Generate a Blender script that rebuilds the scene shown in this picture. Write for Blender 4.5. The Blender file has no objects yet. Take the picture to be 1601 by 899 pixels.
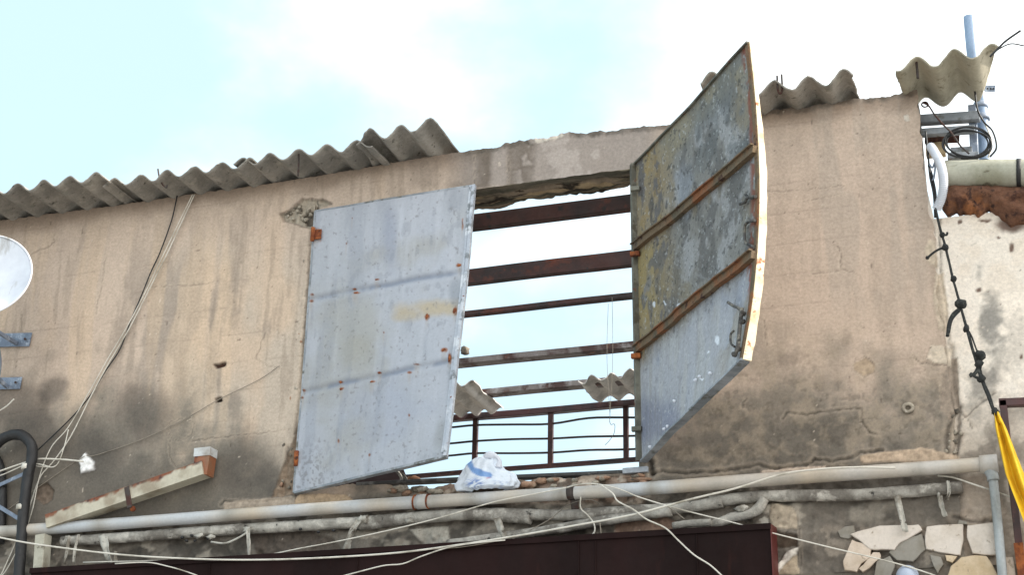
import bpy, math, random
import numpy as np
from mathutils import Vector, Matrix, noise as mnoise
random.seed(7)
SC = bpy.context.scene
COL = SC.collection
# ------------------------------------------------------------------ camera
F_PX, CX, CY, D, H = 2476.0, 800.5, 449.5, 9.0, 1.6       # focal length in photo pixels, distance to the wall plane (Y = 0), eye height
_h = np.array([-7564., 855., 2476.]); _v = np.array([115., -6150., 2476.])   # vanishing points of the wall's horizontals and verticals
_Z = _v/np.linalg.norm(_v); _X = -_h - (-_h).dot(_Z)*_Z; _X /= np.linalg.norm(_X)
_Y = np.cross(_Z, _X)
if _Y[2] < 0: _Y = -_Y
R = np.array([_X, _Y, _Z])
CAM = np.array([0., -D, H])
cd = bpy.data.cameras.new('camera'); cam = bpy.data.objects.new('camera', cd); COL.objects.link(cam)
cd.sensor_width = 36; cd.lens = F_PX/1601*36; cd.clip_start = .1; cd.clip_end = 5000
_m = np.eye(4); _m[:3, 0] = R[:, 0]; _m[:3, 1] = -R[:, 1]; _m[:3, 2] = -R[:, 2]; _m[:3, 3] = CAM
cam.matrix_world = Matrix(_m.tolist())
SC.camera = cam
# ------------------------------------------------------------------ light, sky, exposure
SC.view_settings.view_transform = 'Standard'; SC.view_settings.look = 'None'
SC.view_settings.gamma = 1; SC.view_settings.use_curve_mapping = False
SC.view_settings.exposure = 1.36
SUN = Vector((0.84, 0.16, 0.62)).normalized()              # direction towards the sun: right of the facade, a little behind it
sd = bpy.data.lights.new('sun', 'SUN'); sd.energy = 2.6; sd.angle = math.radians(1.5); sd.color = (1, .94, .84)
so = bpy.data.objects.new('sun', sd); COL.objects.link(so); so.rotation_euler = SUN.to_track_quat('Z', 'Y').to_euler()
W = bpy.data.worlds.new('World'); SC.world = W; W.use_nodes = True
wn, wl = W.node_tree.nodes, W.node_tree.links
wn.clear()
sky = wn.new('ShaderNodeTexSky'); sky.sky_type = 'NISHITA'; sky.sun_disc = False
sky.sun_elevation = math.asin(SUN.z); sky.sun_rotation = math.atan2(SUN.x, SUN.y)
sky.dust_density = 2.0; sky.ozone_density = 1.0
bg = wn.new('ShaderNodeBackground'); bg.inputs[1].default_value = 0.12
wo = wn.new('ShaderNodeOutputWorld'); wl.new(bg.outputs[0], wo.inputs[0])
tc = wn.new('ShaderNodeTexCoord')
mp = wn.new('ShaderNodeMapping'); mp.inputs['Location'].default_value = (3.1, 1.7, 0.4); mp.inputs['Scale'].default_value = (1, 1, 1.6)
nz = wn.new('ShaderNodeTexNoise'); nz.inputs['Scale'].default_value = 3.6; nz.inputs['Detail'].default_value = 7; nz.inputs['Roughness'].default_value = .5
wl.new(tc.outputs['Generated'], mp.inputs[0]); wl.new(mp.outputs[0], nz.inputs['Vector'])
sep = wn.new('ShaderNodeSeparateXYZ'); wl.new(tc.outputs['Generated'], sep.inputs[0])
ad = wn.new('ShaderNodeMath'); ad.operation = 'MULTIPLY_ADD'; ad.inputs[1].default_value = .62      # the cloud bank thickens to the right
wl.new(sep.outputs['X'], ad.inputs[0]); wl.new(nz.outputs['Fac'], ad.inputs[2])
rp = wn.new('ShaderNodeMapRange'); rp.interpolation_type = 'SMOOTHSTEP'
rp.inputs['From Min'].default_value = .27; rp.inputs['From Max'].default_value = .72
wl.new(ad.outputs[0], rp.inputs['Value'])
hz = wn.new('ShaderNodeMix'); hz.data_type = 'RGBA'; hz.inputs[0].default_value = .8             # thin high veil in front of the blue
wl.new(sky.outputs[0], hz.inputs[6]); hz.inputs[7].default_value = (2.7, 3.6, 4.0, 1)
mx = wn.new('ShaderNodeMix'); mx.data_type = 'RGBA'
wl.new(rp.outputs[0], mx.inputs[0]); wl.new(hz.outputs[2], mx.inputs[6]); mx.inputs[7].default_value = (8.6, 8.6, 8.4, 1)
wl.new(mx.outputs[2], bg.inputs[0])
SC.cycles.max_bounces = 5; SC.cycles.use_denoising = True

# ------------------------------------------------------------------ helpers: photo pixel -> place
def ray(px, py): return R @ np.array([px-CX, py-CY, F_PX])
def P(px, py, y=0.0):
    """the point seen at a photo pixel that lies in the plane Y = y"""
    r = ray(px, py); return CAM + r*((y+D)/r[1])
def PZ(px, py, z):
    r = ray(px, py); return CAM + r*((z-H)/r[2])
def proj(X, Y, Z):
    """world -> photo pixel (numpy arrays), used to look up where on the wall a stain lies"""
    d = np.stack([X-CAM[0], Y-CAM[1], Z-CAM[2]], -1) @ R
    return CX+F_PX*d[..., 0]/d[..., 2], CY+F_PX*d[..., 1]/d[..., 2]
# ------------------------------------------------------------------ helpers: noise
def _hash(ix, iy, s):
    n = (ix.astype(np.int64)*374761393 + iy.astype(np.int64)*668265263 + s*1442695041) & 0xffffffff
    n = ((n ^ (n >> 13))*1274126177) & 0xffffffff
    return ((n ^ (n >> 16)) & 0xffff)/65535.0
def vn(x, y, s=0):
    x = np.asarray(x, float); y = np.asarray(y, float)
    ix = np.floor(x); iy = np.floor(y); fx = x-ix; fy = y-iy
    fx = fx*fx*(3-2*fx); fy = fy*fy*(3-2*fy)
    a = _hash(ix, iy, s); b = _hash(ix+1, iy, s); c = _hash(ix, iy+1, s); d = _hash(ix+1, iy+1, s)
    return a+(b-a)*fx+(c-a)*fy+(a-b-c+d)*fx*fy
def fbm(x, y, o=4, s=0, g=.5):
    t = 0; a = 1; n = 0
    for k in range(o):
        t = t+a*vn(x*2**k+17.3*k, y*2**k+9.1*k, s+k*31); n += a; a *= g
    return t/n
def ss(a, b, x):
    t = np.clip((x-a)/(b-a), 0, 1); return t*t*(3-2*t)
def lin(c):
    c = np.asarray(c, float)/255; return np.where(c <= .04045, c/12.92, ((c+.055)/1.055)**2.4)
KL = 1.16
def A(r, g, b, k=1.0): return np.clip(lin((r, g, b))/KL*k, 0, .86)
def polyd(px, py, pts):
    """distance in pixels to a polyline"""
    d = np.full(np.shape(px), 1e9)
    for (x0, y0), (x1, y1) in zip(pts[:-1], pts[1:]):
        dx, dy = x1-x0, y1-y0; L = dx*dx+dy*dy+1e-9
        t = np.clip(((px-x0)*dx+(py-y0)*dy)/L, 0, 1)
        d = np.minimum(d, np.hypot(px-x0-t*dx, py-y0-t*dy))
    return d
def inpoly(px, py, pts):
    """signed distance in pixels, positive inside"""
    ins = np.zeros(np.shape(px), bool); n = len(pts)
    for i in range(n):
        x0, y0 = pts[i]; x1, y1 = pts[(i+1) % n]
        c = ((y0 > py) != (y1 > py)) & (px < (x1-x0)*(py-y0)/((y1-y0) if y1 != y0 else 1e-9)+x0)
        ins ^= c
    d = polyd(px, py, list(pts)+[pts[0]])
    return np.where(ins, d, -d)
def mixc(c, col, m): return c*(1-m[..., None])+np.asarray(col)*m[..., None]
# ------------------------------------------------------------------ helpers: objects
def link(name, me, mat=None, parent=None):
    o = bpy.data.objects.new(name, me); COL.objects.link(o)
    if mat is not None: me.materials.append(mat)
    if parent is not None: o.parent = parent
    return o
def tag(o, label=None, cat=None, group=None, kind=None):
    if label: o['label'] = label
    if cat: o['category'] = cat
    if group: o['group'] = group
    if kind: o['kind'] = kind
    return o
def thing(name, label, cat, loc=(0, 0, 0), group=None):
    """an Empty that parents a thing's parts (parts are given in world coordinates)"""
    o = bpy.data.objects.new(name, None); COL.objects.link(o); o.empty_display_size = .1
    o['org'] = [0., 0., 0.]
    del o['org']
    return tag(o, label, cat, group)
def settle():
    """move every Empty to the base of its parts, so a thing has a sensible origin"""
    bpy.context.view_layer.update()
    for o in list(COL.objects):
        if o.type != 'EMPTY': continue
        pts = [c.matrix_world @ Vector(b) for c in o.children_recursive if c.type == 'MESH' for b in c.bound_box]
        if not pts: continue
        lo = Vector((min(p[i] for p in pts) for i in range(3))); hi = Vector((max(p[i] for p in pts) for i in range(3)))
        b = Vector(((lo.x+hi.x)/2, (lo.y+hi.y)/2, lo.z)); o.location = b
        for c in o.children: c.matrix_parent_inverse = Matrix.Translation(-b)
def mesh(name, V, Fc, mat=None, parent=None, smooth=False, col=None):
    me = bpy.data.meshes.new(name); me.from_pydata([tuple(map(float, v)) for v in V], [], Fc)
    if smooth: me.polygons.foreach_set('use_smooth', [True]*len(me.polygons))
    if col is not None: setcol(me, col)
    me.update(); return link(name, me, mat, parent)
def setcol(me, col):
    at = me.color_attributes.new('col', 'FLOAT_COLOR', 'POINT')
    c = np.ones((len(me.vertices), 4), np.float32); c[:, :3] = np.asarray(col).reshape(-1, 3)
    at.data.foreach_set('color', c.ravel())
def gridmesh(name, Pt, mat, parent=None, col=None, back=None, smooth=True):
    """Pt: [ny,nx,3]; back: a second sheet of the same shape, closed along the rim"""
    ny, nx = Pt.shape[:2]
    idx = np.arange(ny*nx).reshape(ny, nx)
    q = np.stack([idx[:-1, :-1], idx[:-1, 1:], idx[1:, 1:], idx[1:, :-1]], -1).reshape(-1, 4)
    V = Pt.reshape(-1, 3); Q = [q]
    if back is not None:
        n = ny*nx; V = np.vstack([V, back.reshape(-1, 3)]); Q.append(q[:, ::-1]+n)
        rim = np.concatenate([idx[0, :], idx[1:, -1], idx[-1, -2::-1], idx[-2:0:-1, 0]])
        r2 = np.roll(rim, -1); Q.append(np.stack([r2, rim, rim+n, r2+n], -1))
        if col is not None: col = np.concatenate([col.reshape(-1, 3), col.reshape(-1, 3)])
    Q = np.vstack(Q).astype(np.int32)
    me = bpy.data.meshes.new(name); me.vertices.add(len(V)); me.vertices.foreach_set('co', V.astype(np.float32).ravel())
    me.loops.add(Q.size); me.loops.foreach_set('vertex_index', Q.ravel())
    me.polygons.add(len(Q)); me.polygons.foreach_set('loop_start', np.arange(0, Q.size, 4, dtype=np.int32))
    try: me.polygons.foreach_set('loop_total', np.full(len(Q), 4, np.int32))
    except Exception: pass
    sm = np.ones(len(Q), bool) if smooth else np.zeros(len(Q), bool)
    if back is not None and smooth: sm[-len(rim):] = False
    me.polygons.foreach_set('use_smooth', sm)
    me.update(calc_edges=True)
    if col is not None: setcol(me, col)
    return link(name, me, mat, parent)
def unit(v): v = np.asarray(v, float); return v/(np.linalg.norm(v)+1e-12)
def spline(pts, n=6):
    """Catmull-Rom through points"""
    p = [np.asarray(q, float) for q in pts]
    if len(p) < 3: return [p[0]+(p[-1]-p[0])*i/n for i in range(n+1)]
    p = [2*p[0]-p[1]]+p+[2*p[-1]-p[-2]]; out = []
    for i in range(1, len(p)-2):
        for k in range(n):
            t = k/n; a, b, c, d = p[i-1], p[i], p[i+1], p[i+2]
            out.append(.5*(2*b+(c-a)*t+(2*a-5*b+4*c-d)*t*t+(3*b-a-3*c+d)*t**3))
    out.append(p[-2]); return out
def tube(name, pts, r, mat, parent=None, n=8, n_sub=6, rough=0, rfun=None, col=None, smooth=True, caps=True):
    path = spline(pts, n_sub) if n_sub else [np.asarray(q, float) for q in pts]
    V = []; Fc = []; ref = np.array([0, 0, 1.]); m = len(path); cl = []
    L = 0
    for i, p in enumerate(path):
        t = unit(path[min(i+1, m-1)]-path[max(i-1, 0)])
        if i: L += np.linalg.norm(p-path[i-1])
        if i == 0:
            a = np.cross(t, np.array([0, 0, 1.]))
            if np.linalg.norm(a) < .2: a = np.cross(t, np.array([1., 0, 0]))
            a = unit(a)
        else: a = unit(ref-t*ref.dot(t))
        b = np.cross(t, a); ref = a
        for k in range(n):
            an = 2*math.pi*k/n; rr = r if rfun is None else rfun(i/(m-1), L, an)
            if rough:
                rr *= 1+rough*(mnoise.noise(Vector(p*18)+Vector((math.cos(an)*1.1, math.sin(an)*1.1, 0))))
            V.append(p+(a*math.cos(an)+b*math.sin(an))*rr)
            if col is not None: cl.append(col(i/(m-1), an, p))
    for i in range(m-1):
        for k in range(n):
            Fc.append((i*n+k, i*n+(k+1) % n, (i+1)*n+(k+1) % n, (i+1)*n+k))
    if caps: Fc.append(tuple(range(n))[::-1]); Fc.append(tuple((m-1)*n+k for k in range(n)))
    o = mesh(name, V, Fc, mat, parent, smooth, cl if col is not None else None)
    if smooth and caps:
        for f in list(o.data.polygons)[-2:]: f.use_smooth = False
    return o
def bar(name, a, b, w, h, mat, parent=None, up=(0, 0, 1), bev=.003, seg=1, wob=0, col=None):
    """rectangular bar from a to b: w across, h along 'up', with chamfered edges"""
    a = np.asarray(a, float); b = np.asarray(b, float); t = unit(b-a); s = unit(np.cross(t, up)); u = np.cross(s, t)
    bev = min(bev, w*.3, h*.3); hw, hh = w/2, h/2
    prof = [(-hw+bev, -hh), (hw-bev, -hh), (hw, -hh+bev), (hw, hh-bev), (hw-bev, hh), (-hw+bev, hh), (-hw, hh-bev), (-hw, -hh+bev)]
    V = []; Fc = []
    for i in range(seg+1):
        c = a+(b-a)*i/seg
        if wob: c = c+u*wob*mnoise.noise(Vector(c*1.3))+s*wob*mnoise.noise(Vector(c*1.7+5))
        for x, y in prof: V.append(c+s*x+u*y)
    for i in range(seg):
        for k in range(8): Fc.append((i*8+k, i*8+(k+1) % 8, i*8+8+(k+1) % 8, i*8+8+k))
    Fc.append(tuple(range(8))[::-1]); Fc.append(tuple(seg*8+k for k in range(8)))
    return mesh(name, V, Fc, mat, parent)
def box(name, lo, hi, mat, parent=None):
    x0, y0, z0 = lo; x1, y1, z1 = hi
    V = [(x0, y0, z0), (x1, y0, z0), (x1, y1, z0), (x0, y1, z0), (x0, y0, z1), (x1, y0, z1), (x1, y1, z1), (x0, y1, z1)]
    return mesh(name, V, [(0, 3, 2, 1), (4, 5, 6, 7), (0, 1, 5, 4), (1, 2, 6, 5), (2, 3, 7, 6), (3, 0, 4, 7)], mat, parent)
def blobmesh(name, c, rad, mat, parent=None, rough=.25, fr=3, seg=16, seed=0, squash=None, col=None):
    V = []; Fc = []; c = np.asarray(c, float); rad = np.asarray(rad, float); cl = []
    for j in range(seg//2+1):
        th = math.pi*j/(seg//2)
        for i in range(seg):
            ph = 2*math.pi*i/seg; d = np.array([math.sin(th)*math.cos(ph), math.sin(th)*math.sin(ph), math.cos(th)])
            k = 1+rough*mnoise.fractal(Vector(d*fr)+Vector((seed*3.1, seed, 0)), 1, 2, 3)
            V.append(c+d*rad*k)
    n = seg
    for j in range(seg//2):
        for i in range(n): Fc.append((j*n+i, (j+1)*n+i, (j+1)*n+(i+1) % n, j*n+(i+1) % n))
    return mesh(name, V, Fc, mat, parent, True, None)
def slab(name, pts, y0, y1, mat, parent=None, rnd=0.0, col=None, bow=0.0):
    """an irregular flat piece: polygon given by photo pixels on the plane Y = y1, raised to Y = y0 with a rounded arris"""
    c = np.mean(pts, 0); n = len(pts)
    out = []
    for i in range(n):                                     # subdivide the outline a little unevenly
        a = np.array(pts[i]); b = np.array(pts[(i+1) % n]); k = max(2, int(np.hypot(*(b-a))/9))
        for j in range(k):
            q = a+(b-a)*j/k
            if j: q = q+np.array([random.uniform(-.8, .8), random.uniform(-.8, .8)])*rnd
            out.append(q)
    m = len(out); V = []
    for q in out: V.append(P(q[0], q[1], y1))
    for q in out: V.append(P(q[0], q[1], 0)+np.array([0, y0+.005, 0]))
    for q in out:
        q = c+(q-c)*.955; V.append(P(q[0], q[1], 0)+np.array([0, y0+random.uniform(0, .0015), 0]))
    Fc = []
    for l in (0, 1):
        for i in range(m): Fc.append((l*m+i, l*m+(i+1) % m, (l+1)*m+(i+1) % m, (l+1)*m+i))
    V.append(P(c[0], c[1], 0)+np.array([0, y0-bow, 0]))
    for i in range(m): Fc.append((2*m+i, 2*m+(i+1) % m, 3*m))
    return mesh(name, V, Fc, mat, parent)
# ------------------------------------------------------------------ materials
def nmix(nt, fac, a, b, mode='MIX'):
    n = nt.nodes.new('ShaderNodeMix'); n.data_type = 'RGBA'; n.blend_type = mode
    for i, v in ((0, fac), (6, a), (7, b)):
        if isinstance(v, bpy.types.NodeSocket): nt.links.new(v, n.inputs[i])
        elif i == 0: n.inputs[0].default_value = v
        else: n.inputs[i].default_value = (*v[:3], 1)
    return n.outputs[2]
def mat(name, base, layers=(), rough=.8, metal=0.0, bump=(), attr=False, rvar=.12, coat=0, trans=0, spec=.5, sss=0, fine=.12):
    """layers: (colour, noise scale, lo, hi, stretch xyz); bump: (scale, strength, distance)"""
    m = bpy.data.materials.new(name); m.use_nodes = True; nt = m.node_tree; N = nt.nodes; L = nt.links
    b = N['Principled BSDF']; tcn = N.new('ShaderNodeTexCoord'); ob = tcn.outputs['Object']
    if attr:
        a = N.new('ShaderNodeAttribute'); a.attribute_name = 'col'; c = a.outputs['Color']
    else:
        rgb = N.new('ShaderNodeRGB'); rgb.outputs[0].default_value = (*base, 1); c = rgb.outputs[0]
    def noise(scale, det=5, st=(1, 1, 1), rgh=.6):
        mpn = N.new('ShaderNodeMapping'); mpn.inputs['Scale'].default_value = st; L.new(ob, mpn.inputs[0])
        n = N.new('ShaderNodeTexNoise'); n.inputs['Scale'].default_value = scale; n.inputs['Detail'].default_value = det; n.inputs['Roughness'].default_value = rgh
        L.new(mpn.outputs[0], n.inputs['Vector']); return n.outputs['Fac']
    def ramp(f, lo, hi, a=0, b2=1):
        r = N.new('ShaderNodeMapRange'); r.inputs['From Min'].default_value = lo; r.inputs['From Max'].default_value = hi
        r.inputs['To Min'].default_value = a; r.inputs['To Max'].default_value = b2; L.new(f, r.inputs['Value']); return r.outputs[0]
    for (cc, sc, lo, hi, st) in layers:
        c = nmix(nt, ramp(noise(sc, 6, st), lo, hi), c, cc)
    if fine:
        g = N.new('ShaderNodeCombineColor'); f = ramp(noise(55, 6, (1, 1, 1), .7), .3, .7, 1-fine, 1+fine)
        for i in range(3): L.new(f, g.inputs[i])
        c = nmix(nt, 1.0, c, g.outputs[0], 'MULTIPLY')
    L.new(c, b.inputs['Base Color'])
    L.new(ramp(noise(9), .3, .7, max(rough-rvar, .05), min(rough+rvar, 1)), b.inputs['Roughness'])
    b.inputs['Metallic'].default_value = metal
    b.inputs['Specular IOR Level'].default_value = spec
    if coat: b.inputs['Coat Weight'].default_value = coat
    if sss: b.inputs['Subsurface Weight'].default_value = sss; b.inputs['Subsurface Radius'].default_value = (.03, .03, .03)
    prev = None
    for (sc, stg, dist) in bump:
        bn = N.new('ShaderNodeBump'); bn.inputs['Strength'].default_value = stg; bn.inputs['Distance'].default_value = dist
        L.new(noise(sc, 6, (1, 1, 1), .65), bn.inputs['Height'])
        if prev: L.new(prev, bn.inputs['Normal'])
        prev = bn.outputs[0]
    if prev: L.new(prev, b.inputs['Normal'])
    return m
S1 = (1, 1, 1)
RUST = A(120, 62, 34); RUSTD = A(70, 38, 28); RUSTO = A(168, 96, 48)
M_wall = mat('weathered_plaster', (0, 0, 0), rough=.93, attr=True, bump=((22, .3, .008), (120, .5, .003)), fine=.17, spec=.25)
M_paint = mat('painted_sheet_metal', (0, 0, 0), rough=.55, attr=True, bump=((5, .25, .02), (160, .25, .0015)), fine=.07, spec=.4)
M_paint2 = mat('corroded_sheet_metal', (0, 0, 0), rough=.7, attr=True, bump=((9, .3, .02), (90, .55, .003)), fine=.2, spec=.35)
M_core = mat('concrete_core', A(120, 110, 98), ((A(80, 74, 66), 4, .4, .65, S1),), bump=((20, .8, .01),))
M_asb = mat('asbestos_cement', A(172, 166, 157), ((A(140, 136, 129), 3.5, .42, .62, S1), (A(188, 181, 168), 9, .55, .75, S1), (A(86, 82, 76), 22, .6, .72, S1), (A(134, 131, 122), 6, .58, .7, (1, 1, 2))), rough=.95, bump=((30, .6, .006), (140, .5, .002)), spec=.2, fine=.16)
M_asbp = mat('pale_asbestos_cement', A(188, 180, 160), ((A(160, 154, 136), 4, .45, .65, S1), (A(120, 112, 92), 14, .6, .72, S1)), rough=.9, bump=((40, .4, .004),), spec=.25)
M_frame = mat('grey_painted_steel', A(132, 138, 144), ((A(168, 172, 178), 5, .45, .6, S1), (A(104, 104, 98), 12, .55, .65, S1), (RUST, 16, .66, .72, S1)), rough=.55, bump=((60, .4, .002),))
M_cream = mat('cream_painted_steel', A(246, 226, 190), ((A(206, 176, 132), 6, .52, .66, S1), (RUSTO, 15, .6, .66, S1), (RUSTD, 28, .66, .7, S1)), rough=.55, bump=((60, .3, .002),))
M_brace = mat('rusty_angle_steel', A(118, 98, 74), ((A(140, 88, 52), 3, .46, .6, S1), (A(98, 88, 70), 7, .52, .62, S1), (A(70, 42, 30), 16, .58, .66, S1)), rough=.9, bump=((70, .8, .004),), fine=.2)
M_rust = mat('rust', RUST, ((RUSTO, 14, .45, .6, S1), (RUSTD, 20, .55, .65, S1)), rough=.95, bump=((90, .9, .004),), fine=.2)
M_beam = mat('dark_red_steel', A(80, 50, 44), ((A(56, 44, 42), 3, .42, .6, S1), (A(112, 58, 40), 5, .58, .7, S1), (A(48, 42, 40), 14, .6, .66, S1)), rough=.75, bump=((60, .6, .003),), fine=.15)
M_beaml = mat('scaled_grey_steel', A(140, 130, 126), ((A(84, 58, 52), 4, .45, .56, S1), (A(176, 170, 168), 6, .56, .66, S1), (A(170, 108, 70), 8, .62, .7, S1)), rough=.7, bump=((60, .6, .003),), fine=.15)
M_rail = mat('maroon_railing_paint', A(84, 50, 48), ((A(60, 44, 44), 4, .45, .6, S1), (A(110, 70, 58), 12, .6, .7, S1)), rough=.6, bump=((60, .4, .002),))
M_wire = mat('dull_iron', A(70, 62, 58), ((RUSTD, 12, .5, .6, S1),), rough=.8)
M_pvc = mat('aged_pvc', (0, 0, 0), rough=.36, attr=True, bump=((50, .25, .0015),), fine=.08, spec=.6)
M_pvcg = mat('grey_blue_pvc', A(150, 172, 200), ((A(122, 142, 168), 5, .45, .62, (1, 1, .3)), (A(176, 190, 206), 11, .6, .7, S1)), rough=.4, bump=((40, .15, .001),))
M_pvcl = mat('light_grey_pvc', A(176, 182, 184), ((A(140, 144, 142), 6, .5, .66, (1, 1, .3)),), rough=.5)
M_wrap = mat('grey_wrapped_pipe', A(176, 171, 162), ((A(122, 116, 108), 5, .42, .58, S1), (A(200, 194, 184), 9, .55, .66, S1), (A(60, 56, 52), 17, .64, .7, S1)), rough=.9, bump=((26, .9, .012), (90, .6, .003)), fine=.2)
M_rag = mat('dirty_white_tape', A(190, 186, 176), ((A(130, 122, 110), 8, .45, .6, S1), (A(90, 82, 72), 20, .58, .66, S1)), rough=.85, bump=((40, .6, .004),), fine=.15)
M_canopy = mat('dark_maroon_steel', A(42, 27, 26), ((A(33, 22, 21), 2, .4, .6, (1, 1, .3)), (A(62, 34, 28), 7, .6, .8, (1, 1, .2))), spec=.08, rough=.7, bump=((3, .2, .02),), fine=.06)
M_canopyr = mat('red_primer_edge', A(96, 36, 32), rough=.6)
M_blk = mat('black_plastic', A(34, 33, 34), ((A(60, 60, 60), 9, .55, .7, S1),), rough=.6, bump=((60, .5, .003),))
M_cabw = mat('white_cable', A(224, 218, 206), ((A(170, 162, 146), 5, .5, .66, S1),), rough=.6, fine=.05)
M_cabg = mat('dusty_cable', A(150, 140, 126), ((A(100, 92, 82), 5, .5, .66, S1),), rough=.7)
M_white = mat('white_enamel', A(226, 230, 238), ((A(204, 208, 218), 3, .46, .7, S1), (A(170, 168, 164), 7, .6, .72, (1, 1, .3))), rough=.45, fine=.02, spec=.4)
M_galv = mat('galvanised_steel', A(150, 160, 176), ((A(120, 130, 146), 8, .45, .6, S1), (A(186, 194, 206), 18, .55, .65, S1)), rough=.5, metal=.3, bump=((60, .2, .001),))
M_rope = mat('dark_rope', A(44, 46, 46), ((A(74, 76, 72), 40, .55, .65, S1),), rough=.95, bump=((220, .9, .003),))
M_yel = mat('yellow_cloth', A(248, 204, 36), ((A(228, 178, 22), 5, .45, .65, S1), (A(196, 150, 40), 12, .6, .72, S1)), rough=.7, bump=((14, .5, .01), (300, .3, .001)), fine=.05)
M_foam = mat('brown_rusty_foam', A(112, 76, 56), ((A(146, 94, 58), 6, .53, .66, S1), (A(76, 46, 34), 8, .54, .64, S1), (A(60, 38, 30), 20, .58, .64, S1)), rough=.97, bump=((45, .9, .01), (150, .7, .003)), fine=.25)
M_bag = mat('thin_plastic_bag', (0, 0, 0), rough=.35, attr=True, bump=((16, .7, .012), (50, .4, .004)), fine=.04, sss=.25)
M_cream2 = mat('cream_enamel_duct', (0, 0, 0), rough=.55, attr=True, bump=((50, .3, .002),), fine=.1)
M_stone = [mat('pale_stone_%s' % n, A(*c), ((A(c[0]-22, c[1]-24, c[2]-28), 7, .45, .66, S1), (A(150, 132, 112), 17, .62, .7, S1)), rough=.8, bump=((30, .35, .004), (110, .3, .001)), fine=.08)
           for n, c in (('white', (222, 210, 198)), ('pink', (216, 198, 180)), ('buff', (214, 192, 162)), ('grey', (150, 144, 134)))]
M_ground = mat('street_concrete', A(158, 157, 155), ((A(130, 129, 127), .8, .4, .6, S1),), rough=.95, bump=((8, .4, .01),))
M_brick = mat('salmon_brick_rubble', A(176, 140, 116), ((A(140, 112, 92), 8, .45, .6, S1), (A(206, 184, 160), 15, .6, .7, S1)), rough=.97, bump=((50, .8, .006),), fine=.2)
M_mort = mat('pale_mortar_rubble', A(176, 166, 150), ((A(120, 112, 100), 9, .45, .6, S1), (A(210, 204, 192), 16, .6, .7, S1)), rough=.97, bump=((50, .8, .006),), fine=.2)
M_rubb = mat('grey_rubble', A(128, 118, 104), ((A(84, 78, 70), 9, .45, .6, S1),), rough=.97, bump=((50, .8, .006),), fine=.2)

# ------------------------------------------------------------------ key wall coordinates
XL = P(478, 550)[0]; XR = P(996, 480)[0]                   # jambs
ZT = P(992, 262)[2]; ZB = P(1003, 740)[2]                  # lintel edge and sill
WTOP = [(-120, 362), (0, 345), (180, 321), (300, 303), (470, 280), (600, 257), (722, 237), (775, 230), (790, 224), (850, 216), (880, 208), (940, 205), (1000, 199), (1045, 194), (1190, 174), (1260, 167), (1340, 154), (1385, 150), (1445, 139)]
WT = np.array([P(*p) for p in WTOP])
XE = P(1478, 560)[0]                                       # right end of the burnt facade
X0 = P(-60, 600)[0]-1.0; X1 = P(1640, 500)[0]+1.2
ZLOW = P(0, 905)[2]-.25
def wtop(x):
    return np.interp(x, WT[:, 0], WT[:, 2])+.012*(fbm(x*14, x*0+.5, 3, 5)-.5)*2*ss(P(700, 240)[0], P(760, 240)[0], x)+.008*(vn(x*60, x*0, 9)-.5)

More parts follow.
